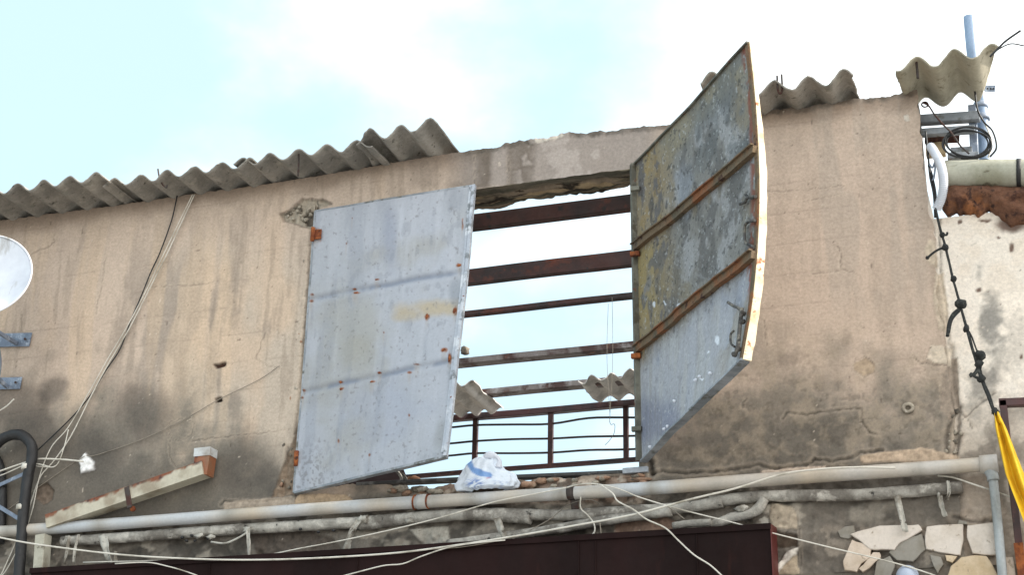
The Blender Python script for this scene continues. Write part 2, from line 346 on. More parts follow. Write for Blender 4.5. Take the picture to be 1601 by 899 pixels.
# ------------------------------------------------------------------ the facade, painted and shaped point by point
TAN = A(200, 178, 156); TAN2 = A(186, 160, 132); GRY = A(112, 105, 94); DK = A(72, 66, 58); PALE = A(206, 186, 160); WHT = A(222, 212, 196); AGG = A(172, 160, 140)
CRACKS = [  # (polyline, width px, depth)
    ([(45, 408), (50, 396), (75, 386), (84, 378), (86, 368)], 1.1, .004),
    ([(34, 488), (34, 520)], .8, .003),
    ([(165, 400), (160, 440), (152, 475), (150, 492)], 1.0, .004),
    ([(415, 520), (400, 560), (418, 572), (436, 574)], .9, .004),
    ([(240, 448), (300, 446), (345, 440)], .9, .003),
    ([(262, 670), (268, 658), (290, 655), (303, 660), (300, 680), (280, 690), (268, 684), (262, 670)], .7, .003),
    ([(265, 690), (266, 715), (275, 730)], 1.1, .005),
    ([(345, 790), (350, 783), (400, 786), (455, 780)], 1.5, .008),
    ([(300, 690), (340, 684), (455, 672)], 1.0, .004),
    ([(1020, 742), (1035, 737), (1075, 741), (1140, 736), (1185, 727), (1210, 734), (1260, 728), (1275, 718), (1300, 722), (1330, 716), (1345, 708), (1380, 704)], 2.0, .014),
    ([(1335, 565), (1352, 557), (1365, 566), (1368, 580), (1352, 588), (1340, 582), (1333, 572)], .9, .004),
    ([(1225, 655), (1230, 645), (1262, 648), (1300, 642), (1345, 638), (1350, 660), (1358, 676), (1372, 680)], 1.6, .008),
    ([(1310, 386), (1315, 402), (1314, 420)], 1.2, .005), ([(1270, 428), (1300, 426), (1316, 422), (1340, 428)], .9, .004),
    ([(1345, 505), (1346, 512), (1352, 514)], 1.2, .005),
    ([(1196, 500), (1198, 540)], 1.1, .004), ([(1160, 638), (1166, 622)], 1.5, .006), ([(1428, 556), (1436, 566), (1500, 575)], 1.3, .005),
    ([(1195, 300), (1260, 296), (1320, 290)], .9, .003), ([(1255, 315), (1310, 305)], .8, .003),
    ([(1488, 540), (1490, 600), (1500, 640), (1496, 700), (1490, 715)], 3.2, .02), ([(1500, 640), (1516, 660), (1518, 668)], 1.5, .008),
    ([(1488, 650), (1480, 690), (1482, 712)], 3.5, .02), ([(1494, 675), (1508, 678)], 1.4, .008), ([(1555, 614), (1520, 640), (1505, 655)], 1.5, .006),
    ([(1467, 340), (1470, 420), (1477, 470), (1486, 560)], 1.6, .012),
    ([(1186, 788), (1208, 790), (1203, 815)], 1.0, .006), ([(1250, 828), (1252, 860), (1250, 899)], 1.0, .006), ([(1490, 810), (1520, 814), (1556, 812)], 3, .012),
    ([(1010, 712), (1016, 722), (1020, 742)], 4, .03), ([(450, 700), (447, 735), (440, 770)], 2.5, .015), ([(487, 360), (480, 470), (470, 600), (460, 700)], 2.2, .012),
    ([(795, 246), (795, 285)], .9, .004), ([(742, 292), (742, 245)], .7, .003)]
PATCH = [  # (polygon, colour, depth (+ = sunk), edge px, roughness amplitude)
    ([(436, 334), (455, 325), (474, 310), (505, 312), (520, 318), (500, 325), (490, 330), (487, 357), (468, 352), (445, 345)], AGG, .03, 2.5, .022),
    ([(470, 338), (482, 330), (492, 332), (490, 350), (476, 350)], A(92, 82, 70), .06, 3, .015),
    ([(124, 718), (135, 708), (150, 722), (148, 736), (128, 740)], A(236, 236, 234), -.012, 2.5, .008),
    ([(333, 572), (352, 566), (354, 573), (338, 577)], A(70, 44, 32), .02, 1.5, 0), ([(336, 622), (345, 620), (346, 627), (338, 628)], A(54, 44, 36), .03, 1.5, 0),
    ([(56, 762), (72, 755), (84, 768), (82, 782), (66, 790), (54, 780)], A(120, 104, 88), .02, 3, .012),
    ([(350, 784), (456, 776), (470, 790), (350, 797)], A(168, 152, 132), .0, 3, .006),
    ([(465, 774), (540, 772), (555, 786), (460, 790)], A(196, 168, 132), -.01, 3, .01),
    ([(455, 775), (425, 778), (440, 735), (455, 695), (468, 660), (466, 775)], A(138, 118, 96), .015, 3, .02),
    ([(1335, 568), (1352, 560), (1366, 568), (1366, 582), (1350, 588), (1336, 578)], A(176, 154, 126), .004, 2, .002),
    ([(1485, 560), (1497, 556), (1500, 640), (1486, 660), (1470, 640), (1474, 590)], A(158, 142, 124), .006, 2.5, .003),
    ([(1456, 540), (1488, 545), (1486, 572), (1462, 568), (1450, 562)], A(212, 196, 172), -.004, 2, .004),
    ([(1462, 430), (1476, 425), (1482, 480), (1484, 520), (1468, 516), (1458, 470)], A(204, 186, 160), -.002, 3, .005),
    ([(1445, 388), (1452, 372), (1462, 378), (1466, 420), (1450, 410)], A(206, 188, 162), -.002, 3, .003),
    ([(1412, 180), (1420, 178), (1424, 188), (1418, 192)], A(216, 204, 186), -.003, 1.5, .002),
    ([(1186, 790), (1208, 789), (1203, 806), (1190, 802)], A(196, 186, 168), -.006, 2, .006),
    ([(1208, 788), (1238, 790), (1247, 808), (1247, 830), (1205, 826), (1203, 808)], A(182, 166, 142), -.012, 2.5, .008),
    ([(1160, 825), (1195, 808), (1203, 812), (1202, 822), (1170, 826)], A(190, 184, 170), -.008, 2, .008),
    ([(1212, 899), (1222, 872), (1245, 858), (1250, 899)], A(178, 160, 132), -.01, 2, .008),
    ([(1210, 890), (1230, 864), (1248, 856), (1246, 868), (1226, 884), (1216, 899)], A(226, 218, 204), -.014, 2, .004),
    ([(1205, 828), (1246, 838), (1246, 856), (1206, 858)], A(84, 70, 56), .02, 3, .01),
    ([(1345, 712), (1400, 706), (1440, 700), (1500, 712), (1500, 722), (1345, 724)], A(190, 166, 138), -.004, 3, .006),
    ([(640, 830), (700, 822), (706, 850), (668, 858)], A(176, 170, 156), -.01, 3, .01),
    ([(390, 826), (440, 815), (520, 840), (540, 870), (400, 872)], A(96, 86, 76), .0, 5, .01),
    ([(960, 820), (1040, 808), (1080, 830), (960, 842)], A(146, 118, 98), .0, 4, .01),
    ([(1130, 818), (1180, 800), (1190, 820), (1130, 828)], A(120, 110, 98), .0, 3, .012),
    ([(830, 215), (880, 206), (884, 214), (840, 224)], A(206, 196, 180), -.004, 2, .01),
    ([(1190, 735), (1290, 730), (1290, 736), (1190, 742)], A(198, 178, 158), -.006, 2, .004)]
SPOTS = [(1160, 655, 14, 18), (1212, 708, 10, 14), (1260, 700, 12, 12), (1305, 690, 16, 14), (1370, 694, 12, 16), (1400, 700, 14, 8), (1280, 600, 16, 14), (1322, 530, 10, 16),
         (1180, 700, 10, 7), (1190, 660, 9, 5), (1235, 560, 40, 14), (1440, 690, 22, 14), (1160, 700, 30, 22), (1300, 668, 70, 22), (1245, 720, 50, 10), (1060, 700, 30, 26)]
def hsel(fx, sel): return vn(fx[sel]*.09, fx[sel]*.0+3, 77)
def facade(X, Z, neighbour=False):
    """colour and relief of the plaster at wall coordinates X, Z"""
    px, py = proj(X, 0*X, Z)
    lo = fbm(X*1.3, Z*1.3, 4, 1); md = fbm(X*6, Z*6, 4, 2); hi = fbm(X*28, Z*28, 4, 3)
    wx = px+(fbm(X*9, Z*9, 3, 11)-.5)*10; wy = py+(fbm(X*9, Z*9, 3, 12)-.5)*10
    fx = px+(fbm(X*40, Z*40, 3, 13)-.5)*5; fy = py+(fbm(X*40, Z*40, 3, 14)-.5)*5
    xw_ = X+.05*(fbm(X*2.5, Z*2.5, 3, 24)-.5); vein = .65*fbm(xw_*7, Z*.8, 4, 21, .62)+.35*md; vein2 = fbm(xw_*26, Z*2.2, 3, 23)
    c = np.broadcast_to(TAN, X.shape+(3,)).copy()
    c = mixc(c, A(190, 169, 149), ss(.4, .66, lo)*.8)
    c = mixc(c, A(202, 178, 156), ss(1000, 1060, px)*.6); c = mixc(c, A(190, 175, 155), ss(210, 300, px+60*(md-.5))*(1-ss(480, 500, px))*ss(340, 460, py)*.75)
    c = mixc(c, A(206, 178, 148), ss(.54, .72, fbm(X*2.2, Z*.9, 4, 4))*.7)
    c = mixc(c, A(178, 158, 138), ss(.46, .64, vein)*.45)
    disp = (lo-.5)*.012+(md-.5)*.008+(hi-.5)*.0025
    right = ss(1000, 1060, px)
    # vertical run-off streaks on the left half, stronger lower down
    st = ss(.47, .6, vein)*ss(330, 520, py+40*vein2)*(1-right)*ss(120, 230, px)
    c = mixc(c, A(146, 134, 122), st*.5)
    st2 = ss(.55, .72, vein2)*ss(.4, .7, lo+.12)*(1-.6*right); c = mixc(c, A(146, 130, 112), st2*.38)
    c = mixc(c, A(212, 184, 150), ss(.56, .7, fbm(xw_*8, Z*.6, 3, 31))*ss(300, 420, py)*(1-right)*.45)
    # block courses ghosting through the render
    for zc in np.arange(ZLOW, 7.2, .205):
        d = np.abs(Z-zc-.012*(fbm(X*3, X*0+zc, 2, 6)-.5)*2)
        m = np.exp(-(d/.0045)**2)*ss(.42, .62, fbm(X*5, X*0+zc*7, 3, 8))
        c = mixc(c, A(140, 122, 104), m*.34); disp -= m*.0012
    # soot and painted-in shade under the eave; soot on the lintel
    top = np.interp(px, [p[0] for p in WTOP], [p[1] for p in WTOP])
    eave_m = (1-ss(4, 34, py-top+18*(md-.5)+14*(vein-.5)))*(1-ss(720, 760, px)*.6*(1-ss(1180, 1200, px)))
    c = mixc(c, A(138, 118, 98), eave_m*.75)
    lt = ss(690, 740, px)*(1-ss(1000, 1060, px))*(1-ss(285, 300, py))
    c = mixc(c, A(154, 143, 134), lt*.92)
    for (a, b, k) in ((700, 742, .7), (742, 768, .95), (795, 836, .95), (640, 700, .3)):
        m = ss(a-6, a+6, wx)*(1-ss(b-6, b+6, wx))*(1-ss(288, 300, py)); c = mixc(c, A(116, 104, 92), m*k*(.5+.6*ss(.35, .65, md)))
    m = ss(200, 212, top*0+py)*0
    edge = (1-ss(2, 11, (py-top)+8*(hi-.5)))*ss(715, 735, px); c = mixc(c, A(92, 84, 74), edge*.7); disp += edge*(hi-.5)*.03
    m = ss(.55, .62, md)*lt*(1-ss(0, 30, np.abs(wx-900)-80)); c = mixc(c, A(182, 170, 160), m*.6)
    # grime creeping up from the ledge
    gl = np.interp(px, [-50, 20, 110, 150, 230, 300, 400, 460, 520, 1000, 1060, 1130, 1200, 1300, 1400, 1480, 1600], [590, 610, 640, 610, 640, 620, 665, 700, 740, 640, 600, 560, 560, 560, 600, 610, 690])
    g = ss(-70, 90, py-gl+150*(md-.5)+90*(vein-.5)+60*(hi-.5))
    c = mixc(c, A(132, 124, 110), g*.82)
    g2 = ss(-20, 110, py-gl-45+170*(md-.5)+80*(hi-.5)); c = mixc(c, A(92, 88, 80), g2*.72)
    for (x, y, r) in ((30, 640, 60), (85, 610, 26), (60, 690, 60), (140, 700, 70), (380, 730, 60), (430, 760, 40), (220, 650, 60)):
        m = 1-ss(.35, 1.1, np.hypot(wx-x, wy-y)/r+1.0*(md-.5)); c = mixc(c, A(74, 70, 65), m*.62)
    for (x, y, a, b) in SPOTS:
        m = 1-ss(.3, 1.1, np.hypot((fx-x)/a, (fy-y)/b)+1.3*(hi-.5)); c = mixc(c, A(80, 74, 66), m*.32)
    # olive/pale mottling on the lower right
    m = right*ss(430, 620, py)*ss(.42, .68, fbm(X*13, Z*13, 6, 41, .6)); c = mixc(c, A(166, 150, 126), m*.42)
    m = right*ss(520, 640, py)*ss(.6, .7, fbm(X*30, Z*30, 3, 43)); c = mixc(c, A(88, 82, 72), m*.35); disp -= m*.003
    m = right*ss(1230, 1290, px)*(1-ss(1440, 1460, px))*ss(.5, .62, fbm(X*9, Z*1.6, 4, 44))*(1-ss(430, 520, py)); c = mixc(c, A(172, 158, 142), m*.45)
    # dark masonry band below the pipe
    band = ss(-6, 10, py-np.interp(px, [0, 460, 560, 800, 1000, 1540, 1640], [842, 800, 778, 760, 752, 738, 900]))
    c = mixc(c, A(128, 120, 108), band*.85); c = mixc(c, A(74, 69, 62), band*ss(.46, .64, fbm(X*8, Z*12, 4, 51))*.8)
    c = mixc(c, A(182, 172, 154), band*ss(.57, .66, fbm(X*7+4, Z*10, 4, 52))*.6)
    disp += band*((fbm(X*7, Z*9, 4, 53)-.5)*.06+(hi-.5)*.02)
    m = band*ss(1250, 1275, wx)*(1-ss(1500, 1510, wx)); c = mixc(c, A(104, 96, 86), m*(.75-.4*ss(.5, .62, md))); c = mixc(c, A(150, 138, 122), m*ss(.52, .62, fbm(X*13, Z*13, 4, 58))*ss(815, 830, py)*.8)
    # rubble under the sill
    sill = ss(640, 660, wx)*(1-ss(1004, 1014, wx))*ss(-3, 2, py-np.interp(px, [560, 1010], [762, 742]))*(1-ss(782, 792, py))
    c = mixc(c, A(150, 124, 104), sill*.85); c = mixc(c, A(196, 180, 160), sill*ss(.5, .6, fbm(X*20, Z*30, 3, 54))*.8); c = mixc(c, A(84, 74, 64), sill*ss(.55, .62, fbm(X*24+3, Z*30, 3, 55))*.8)
    disp += sill*((fbm(X*18, Z*24, 3, 56)-.5)*.05)
    if neighbour:
        n_ = 1-band
        w = np.broadcast_to(A(238, 226, 208), X.shape+(3,)).copy()
        w = mixc(w, A(220, 206, 186), ss(.45, .68, lo)*.6); w = mixc(w, A(236, 228, 214), ss(.5, .65, md)*.5)
        for (x, y, a, b, k) in ((1545, 505, 22, 60, .85), (1535, 600, 34, 40, .75), (1560, 560, 16, 50, .5), (1520, 640, 30, 24, .55), (1530, 420, 8, 20, .6), (1590, 540, 18, 60, .3)):
            m = 1-ss(.25, 1.15, np.hypot((wx-x)/a, (wy-y)/b)+1.4*(md-.5)+.8*(hi-.5)); w = mixc(w, A(128, 126, 120), m*k)
        for (x, y, a, b) in ((1530, 452, 5, 4), (1560, 370, 4, 2.5), (1581, 385, 5, 8), (1596, 556, 3, 4), (1500, 345, 5, 4), (1540, 343, 12, 3), (1580, 350, 26, 14)):
            m = 1-ss(.5, 1.2, np.hypot((fx-x)/a, (fy-y)/b)); w = mixc(w, A(96, 66, 50), m*.9); disp -= m*.004
        lo_ = ss(600, 720, wy+40*(md-.5)); w = mixc(w, A(176, 162, 144), lo_*.8); w = mixc(w, A(118, 108, 96), lo_*ss(.52, .62, fbm(X*10, Z*10, 4, 61))*.6)
        m = np.exp(-(np.abs(polyd(wx, wy, [(1530, 530), (1550, 545), (1565, 535)]))/2)**2)+np.exp(-(polyd(wx, wy, [(1550, 545), (1556, 565), (1545, 580)])/2)**2)
        w = mixc(w, A(214, 206, 192), np.clip(m, 0, 1)*.7)
        c = w*n_[..., None]+c*(1-n_[..., None])
        lowr = ss(1495, 1510, px)*band; c = mixc(c, A(186, 168, 148), lowr*.75)
    for pts, w, dp in CRACKS:
        xs = [p[0] for p in pts]; ys = [p[1] for p in pts]
        sel = (px > min(xs)-14) & (px < max(xs)+14) & (py > min(ys)-14) & (py < max(ys)+14)
        if not sel.any(): continue
        d = polyd(fx[sel], fy[sel], pts); m = np.exp(-(d/(w*.85))**2)
        al = min(.62, .12+.26*w); m = m*(.55+.9*(hsel(fx, sel)))
        m = np.clip(m, 0, 1); cs = c[sel]; c[sel] = cs*(1-m[:, None]*al)+A(50, 43, 36)*m[:, None]*al; disp[sel] -= m*dp*.8
        m2 = np.exp(-((d-w*2.2)/(w*1.2))**2); disp[sel] += m2*dp*.2; cs = c[sel]; c[sel] = cs*(1-m2[:, None]*.18)+PALE*m2[:, None]*.18
    for pts, cc, dp, ed, ra in PATCH:
        xs = [p[0] for p in pts]; ys = [p[1] for p in pts]
        sel = (px > min(xs)-16) & (px < max(xs)+16) & (py > min(ys)-16) & (py < max(ys)+16)
        if not sel.any(): continue
        sd_ = inpoly(fx[sel]*.6+wx[sel]*.4, fy[sel]*.6+wy[sel]*.4, pts); m = ss(-ed*.4, ed*.6, sd_)
        cv = np.asarray(cc)[None]*(.72+.56*fbm(X[sel]*45, Z[sel]*45, 3, 71))[:, None]
        c[sel] = c[sel]*(1-m[:, None])+cv*m[:, None]; disp[sel] += -m*dp+m*ra*(fbm(X[sel]*38, Z[sel]*38, 3, 72)-.5)*2
        rim = np.exp(-(sd_/1.3)**2)*min(1, abs(dp)*60); c[sel] = c[sel]*(1-rim[:, None]*.45)+A(60, 52, 44)*rim[:, None]*.45
    # pin holes and knocks
    sp = vn(X*46, Z*46, 81); m = ss(.955, .985, sp)*ss(.45, .6, lo+.1); c = mixc(c, A(74, 62, 52), m*.6); disp -= m*.004
    sp = vn(X*38, Z*38, 82); m = ss(.97, .99, sp); c = mixc(c, A(222, 206, 184), m*.6)
    c *= (.99+.15*hi)[..., None]*np.array([1.03, 1.0, .99])
    c = c*.80+.20*(c @ np.array([.3, .55, .15]))[..., None]
    return np.clip(c, .01, .85), disp
def wallpatch(name, xa, xb, zlo, zhi, parent, y=0.0, nb=False, xjag=None, step=.0086):
    nx = max(4, int((xb-xa)/step)); xs = np.linspace(xa, xb, nx)
    z0 = zlo(xs) if callable(zlo) else np.full(nx, zlo); z1 = zhi(xs) if callable(zhi) else np.full(nx, zhi)
    ny = max(4, int(np.max(z1-z0)/step)); t = np.linspace(0, 1, ny)[:, None]
    Z = z0[None]+(z1-z0)[None]*t; X = np.broadcast_to(xs[None], Z.shape).copy()
    if xjag is not None: X = X+xjag(X, Z)
    c, d = facade(X, Z, nb)
    Pt = np.stack([X, y-d, Z], -1)
    return gridmesh(name, Pt, M_wall, parent, c)

house = thing('plastered_house', 'tan plastered upper storey with sooty stains, a gaping window opening and no roof behind it', 'house')
TH = .22
left_j = lambda X, Z: ss(XL-.25, XL, X)*(fbm(Z*20, Z*0+1, 3, 91)-.6)*.025
def rjag(X, Z):
    return ss(XE-.2, XE, X)*((fbm(Z*11, Z*0, 4, 92)-.5)*.05+np.interp(Z, [P(1490, 650)[2], P(1478, 560)[2], P(1460, 340)[2], P(1442, 140)[2]], [.015, 0, -.012, -.03]))
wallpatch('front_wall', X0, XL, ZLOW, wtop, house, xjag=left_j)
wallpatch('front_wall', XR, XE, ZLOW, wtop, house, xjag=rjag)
sillz = lambda x: ZB+.010+.02*(fbm(x*16, x*0+3, 3, 93)-.5)*2+.055*(1-ss(P(575, 755)[0], P(640, 755)[0], x))
linz = lambda x: ZT+.006*(fbm(x*14, x*0+3, 3, 94)-.5)*2
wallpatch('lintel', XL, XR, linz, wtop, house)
wallpatch('sill_wall', XL, XR, ZLOW, sillz, house)
# soffit of the lintel, its inner edge crumbled away
nx = 300; xs = np.linspace(XL, XR, nx); tt = np.linspace(0, 1, 34)[:, None]
dep = TH+.07+.06*(fbm(xs*5, xs*0, 4, 95)-.5)+.03*(vn(xs*30, xs*0, 96)-.5)-.05*ss(-3.35, -3.2, xs)
Ys = tt*dep[None]; Xs = np.broadcast_to(xs[None], Ys.shape)
Zs = linz(xs)[None]-.006*0+.035*(fbm(Xs*12, Ys*20, 4, 97)-.5)-.012*ss(.45, .5, tt+.08*(fbm(Xs*3, Ys*0, 3, 98)-.5))*np.ones_like(Ys)
Zs[0] = linz(xs)
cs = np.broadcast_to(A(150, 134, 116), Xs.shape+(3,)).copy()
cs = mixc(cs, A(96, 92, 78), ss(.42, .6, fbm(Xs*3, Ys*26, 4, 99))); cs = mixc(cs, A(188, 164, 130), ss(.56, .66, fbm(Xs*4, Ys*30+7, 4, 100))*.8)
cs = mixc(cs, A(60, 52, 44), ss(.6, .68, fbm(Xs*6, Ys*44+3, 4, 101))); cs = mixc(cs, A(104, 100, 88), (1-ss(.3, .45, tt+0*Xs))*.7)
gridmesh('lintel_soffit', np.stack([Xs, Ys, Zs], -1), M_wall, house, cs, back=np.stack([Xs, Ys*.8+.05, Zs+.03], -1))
# solid masonry behind the plaster skin
wt = float(WT[:, 2].min())-.02
box('masonry', (X0, .05, -0.2), (XL-.02, TH, wt), M_core, house)
box('masonry', (XR+.02, .05, -.2), (XE-.03, TH, wt), M_core, house)
box('masonry', (XL-.02, .06, -.2), (XR+.02, TH, ZB-.04), M_core, house)
box('masonry', (XL-.02, .06, ZT+.06), (XR+.02, TH, wt), M_core, house)
for nm, xx, dx in (('jamb', XL, -1), ('jamb', XR, 1)):      # rough reveals
    zz = np.linspace(ZB-.05, ZT+.05, 160)[:, None]; yy = np.linspace(.0, TH, 14)[None]
    Zj = zz+0*yy; Yj = yy+0*zz; Xj = xx+dx*(.004+.03*fbm(Zj*12, Yj*14, 3, 103)*ss(0, .05, Yj)); cj = np.broadcast_to(A(128, 114, 98), Zj.shape+(3,)).copy()
    cj = mixc(cj, A(76, 68, 60), ss(.45, .6, fbm(Zj*9, Yj*9, 4, 104)))
    gridmesh(nm, np.stack([Xj, Yj, Zj], -1), M_wall, house, cj)
box('lower_wall', (X0, .0, -.2), (XE, .05, ZLOW+.004), M_core, house)
# roofless room behind
zf = ZB-.75
box('floor_slab', (X0, TH, zf-.18), (XE-.03, 4.6, zf), M_core, house)
box('party_wall', (X0, TH, zf), (X0+.2, 4.6, wt-.4), M_core, house)
box('party_wall', (XE-.25, TH, zf), (XE-.05, 4.6, wt-.4), M_core, house)
# chunks of brick and mortar lying along the broken sill
for i in range(46):
    u = random.random(); x = 600+u*410; y = np.interp(x, [560, 1010], [767, 745])+random.uniform(-2, 9)
    if 700 < x < 815: continue
    blobmesh('rubble_chunk', P(x, y, -.012+random.uniform(-.01, .01)), np.array([random.uniform(.02, .06), .022, random.uniform(.010, .022)]), random.choice([M_brick, M_brick, M_mort, M_rubb]), house, .5, 2.2, 8, i)
for i in range(26):                                         # aggregate in the broken corner
    a = random.random()*6.28; rr = random.random()**.5
    blobmesh('rubble_chunk', P(466+22*rr*math.cos(a), 334+13*rr*math.sin(a), .02), np.array([.014, .013, .012])*random.uniform(.5, 1.3), random.choice([M_mort, M_rubb]), house, .6, 2.2, 8, 50+i)
for i in range(34):                                         # crumbled edge beside the left jamb
    t = random.random(); x = np.interp(t, [0, 1], [486, 455])-abs(random.gauss(0, 3+12*t*t)); y = 350+t*415
    blobmesh('rubble_chunk', P(x, y, .01), np.array([.011, .012, .014])*random.uniform(.5, 1.4), random.choice([M_mort, M_rubb, M_brick]), house, .6, 2.2, 8, 90+i)
for i in range(14):
    x = random.gauss(1492, 7); y = random.uniform(640, 720)
    blobmesh('rubble_chunk', P(x, y, .008), np.array([.016, .014, .016])*random.uniform(.4, 1.1), random.choice([M_mort, M_rubb]), house, .6, 2.2, 8, 150+i)
# white filler ring with a hook hole
anchor = tag(tube('wall_anchor', [P(1420+8*math.cos(a)*.9, 638+6*math.sin(a), -.012) for a in np.linspace(0, 6.28, 14)], .011, M_mort, None, 6, 2, .3), 'crusty white ring round a hole low on the right of the tan wall', 'anchor')

# ------------------------------------------------------------------ neighbouring wall at the right
nbh = thing('neighbour_house', 'off-white patchy plaster wall of the house adjoining at the right edge', 'house')
wallpatch('front_wall', XE-.08, X1, ZLOW, P(1530, 332)[2], nbh, y=.022, nb=True)
box('masonry', (XE-.02, .07, -.2), (X1, TH, P(1530, 345)[2]), M_core, nbh)
box('lower_wall', (XE-.0, .02, -.2), (X1, .07, ZLOW+.004), M_core, nbh)
# brown crumbling band under the big gutter pipe
nx, ny = 220, 26; u = np.linspace(1472, 1830, nx)[None]; t = np.linspace(0, 1, ny)[:, None]
bot = np.interp(u, [1472, 1480, 1510, 1530, 1548, 1565, 1580, 1601, 1660, 1830], [322, 333, 330, 338, 326, 340, 350, 352, 356, 352])+8*(vn(u*.18, u*0, 3)-.5)
px_ = u+0*t; py_ = 286+(bot-286)*t
PP = np.zeros((ny, nx, 3))
for j in range(ny):
    for i in range(nx): PP[j, i] = P(px_[j, i], py_[j, i], 0)
bul = np.sin(np.clip(t, 0, 1)*math.pi)**.5*(.03+.09*fbm(px_*.028, py_*.05, 3, 7))+.012*fbm(px_*.2, py_*.2, 3, 8)
F_ = PP.copy(); F_[..., 1] = .03-bul; B_ = PP.copy(); B_[..., 1] = .06
gridmesh('crumbling_band', F_, M_foam, nbh, None, back=B_)
# crazy-paved stone facing at the bottom right
z4 = lambda pts: [(1340+x/3.471, 640+y/3.471) for x, y in pts]
z3 = lambda pts: [(1060+x/3.47, 640+y/3.47) for x, y in pts]
STN = [(z4([(-22, 690), (60, 664), (130, 645), (330, 640), (350, 668), (300, 700), (235, 735), (205, 772), (80, 768), (30, 725)]), 0),
       (z4([(386, 650), (480, 640), (574, 637), (576, 720), (560, 798), (470, 786), (382, 766), (376, 700)]), 0),
       (z4([(604, 642), (700, 632), (745, 628), (752, 720), (764, 794), (690, 796), (632, 788), (602, 705)]), 0),
       (z4([(572, 816), (640, 806), (702, 810), (735, 860), (775, 940), (610, 960), (495, 930), (518, 862)]), 2),
       (z3([(950, 722), (1000, 738), (1050, 768), (1046, 812), (998, 846), (975, 888), (912, 880), (904, 832), (926, 780)]), 1),
       (z4([(92, 786), (124, 788), (130, 815), (74, 866), (36, 890), (16, 872), (58, 828)]), 1),
       (z4([(800, 818), (848, 816), (866, 930), (806, 930)]), 1),
       (z4([(482, 802), (546, 808), (520, 842), (490, 832)]), 2),
       (z3([(872, 668), (908, 644), (958, 638), (964, 680), (930, 708), (884, 698)]), 3),
       ([(1402, 852), (1424, 843), (1441, 838), (1447, 862), (1428, 880), (1404, 878), (1392, 866)], 3),
       ([(1372, 880), (1392, 872), (1400, 886), (1392, 905), (1368, 905)], 3),
       ([(1500, 812+3), (1512, 818), (1513, 822), (1498, 822)], 3),
       (z4([(400, 800), (455, 812), (470, 850), (440, 899), (420, 860)]), 3)]
for i, (pts, k) in enumerate(STN):
    mc = np.mean(pts, 0); pts = [tuple(mc+(np.array(q)-mc)*1.045) for q in pts]
    cxp = np.mean([p[0] for p in pts]); par = house if cxp < 1490 else nbh
    s = slab('stone', pts, -.05+.006*(i % 3) + (.012 if k == 3 else 0), .03, M_stone[k], par, .9, bow=.002)
    if k == 3: tag(s, 'grey rough stone')

# ------------------------------------------------------------------ corrugated sheets
PITCH = P(512, 235)[0]-P(469, 241)[0]
PITCH = .217
def corrug(name, xa, xb, phase, z0, out, inn, label, m=None, tilt=0.0, rise=0.0, jag=.02, amp=.033, seed=0, skew=0.0, outf=None, group=None, sag=0, cat='roofing sheet', th=.0075, yb=0.0, inset=(0, 0)):
    """one corrugated sheet: flutes run across the wall (Y); out = overhang towards the street, inn = reach behind the wall line;
    tilt = rise per metre outward; rise = rise per metre along X"""
    nx = max(24, int((xb-xa)/PITCH*22)); ny = 22
    u = np.linspace(0, 1, nx)[None]; t = np.linspace(0, 1, ny)[:, None]
    X = xa+(xb-xa)*u+0*t
    X = X+(1-t)**1.3*(inset[0]*(1-u)-inset[1]*u)
    ed = out*np.ones_like(u) if outf is None else np.vectorize(outf)(X[0])[None]
    ed = ed+jag*(fbm(X[:1]*9, X[:1]*0+seed, 3, seed)-.5)*2+jag*.4*(vn(X[:1]*60, X[:1]*0, seed+3)-.5)
    ii = inn+jag*2*(fbm(X[:1]*7, X[:1]*0+seed+2, 3, seed+9)-.5)
    Y = yb+ii+(-ed-ii)*t
    X = X+skew*(-Y)*1.0
    edge = jag*.9*(fbm(Y*11, Y*0+seed, 3, seed+5)-.5)
    X = X+edge*((1-ss(0, .06, u))+ss(.94, 1, u))
    ph = 2*math.pi*(X-skew*(-Y)-phase)/PITCH
    Z = z0+amp*np.cos(ph)+tilt*(-Y)+rise*(X-xa)+.004*(fbm(X*4, Y*4, 3, seed+11)-.5)-sag*np.sin(u*math.pi)
    nz_ = 1/np.sqrt(1+(amp*2*math.pi/PITCH*np.sin(ph))**2); nx_ = amp*2*math.pi/PITCH*np.sin(ph)*nz_
    F = np.stack([X, Y, Z], -1); B = np.stack([X-nx_*th, Y, Z-nz_*th], -1)
    o = gridmesh(name, F, m or M_asb, None, None, back=B)
    return tag(o, label, cat, group)
def xw(px, py): return P(px, py)[0]
ztop = float(np.interp(-5.5, WT[:, 0], WT[:, 2]))
G_ = 'broken corrugated sheets left on the wall head'
zs = ztop+.028
def crestphase(px, py, out):                                # X of a crest seen at a pixel on the outer edge
    return P(px, py, -out)[0]
c1 = crestphase(110, 262, .42)
corrug('corrugated_sheet', X0, c1+PITCH*1.3, c1, zs, .42, .25, 'longest leftmost corrugated roof sheet overhanging the wall above the satellite dish', seed=1, jag=.012, group=G_)
c2 = crestphase(179, 272, .30)
corrug('corrugated_sheet', c2-PITCH*.4, crestphase(384, 250, .3)+.06, c2, zs-.004, .30, .25, 'corrugated roof sheet with the bent wire hook, second from the left', seed=2, jag=.018, group=G_)
c3 = crestphase(378, 243, .29)
corrug('corrugated_sheet', c3-PITCH*.28, crestphase(592, 225, .2), c3+PITCH*.02, zs+.016, .29, .25, 'middle corrugated roof sheet with a vertical wire, resting above the left shutter', seed=3, jag=.014, group=G_)
c4 = crestphase(625, 195, .32)
corrug('corrugated_sheet', crestphase(566, 214, .22), crestphase(692, 210, .22), c4, zs+.04, .32, .2, 'raised overlapping corrugated sheet with a broken right corner beside the lintel', seed=4, jag=.03, group=G_, tilt=.05, rise=.035, outf=lambda x: .32, skew=-.0, amp=.042)
c4b = crestphase(700, 232, .05)
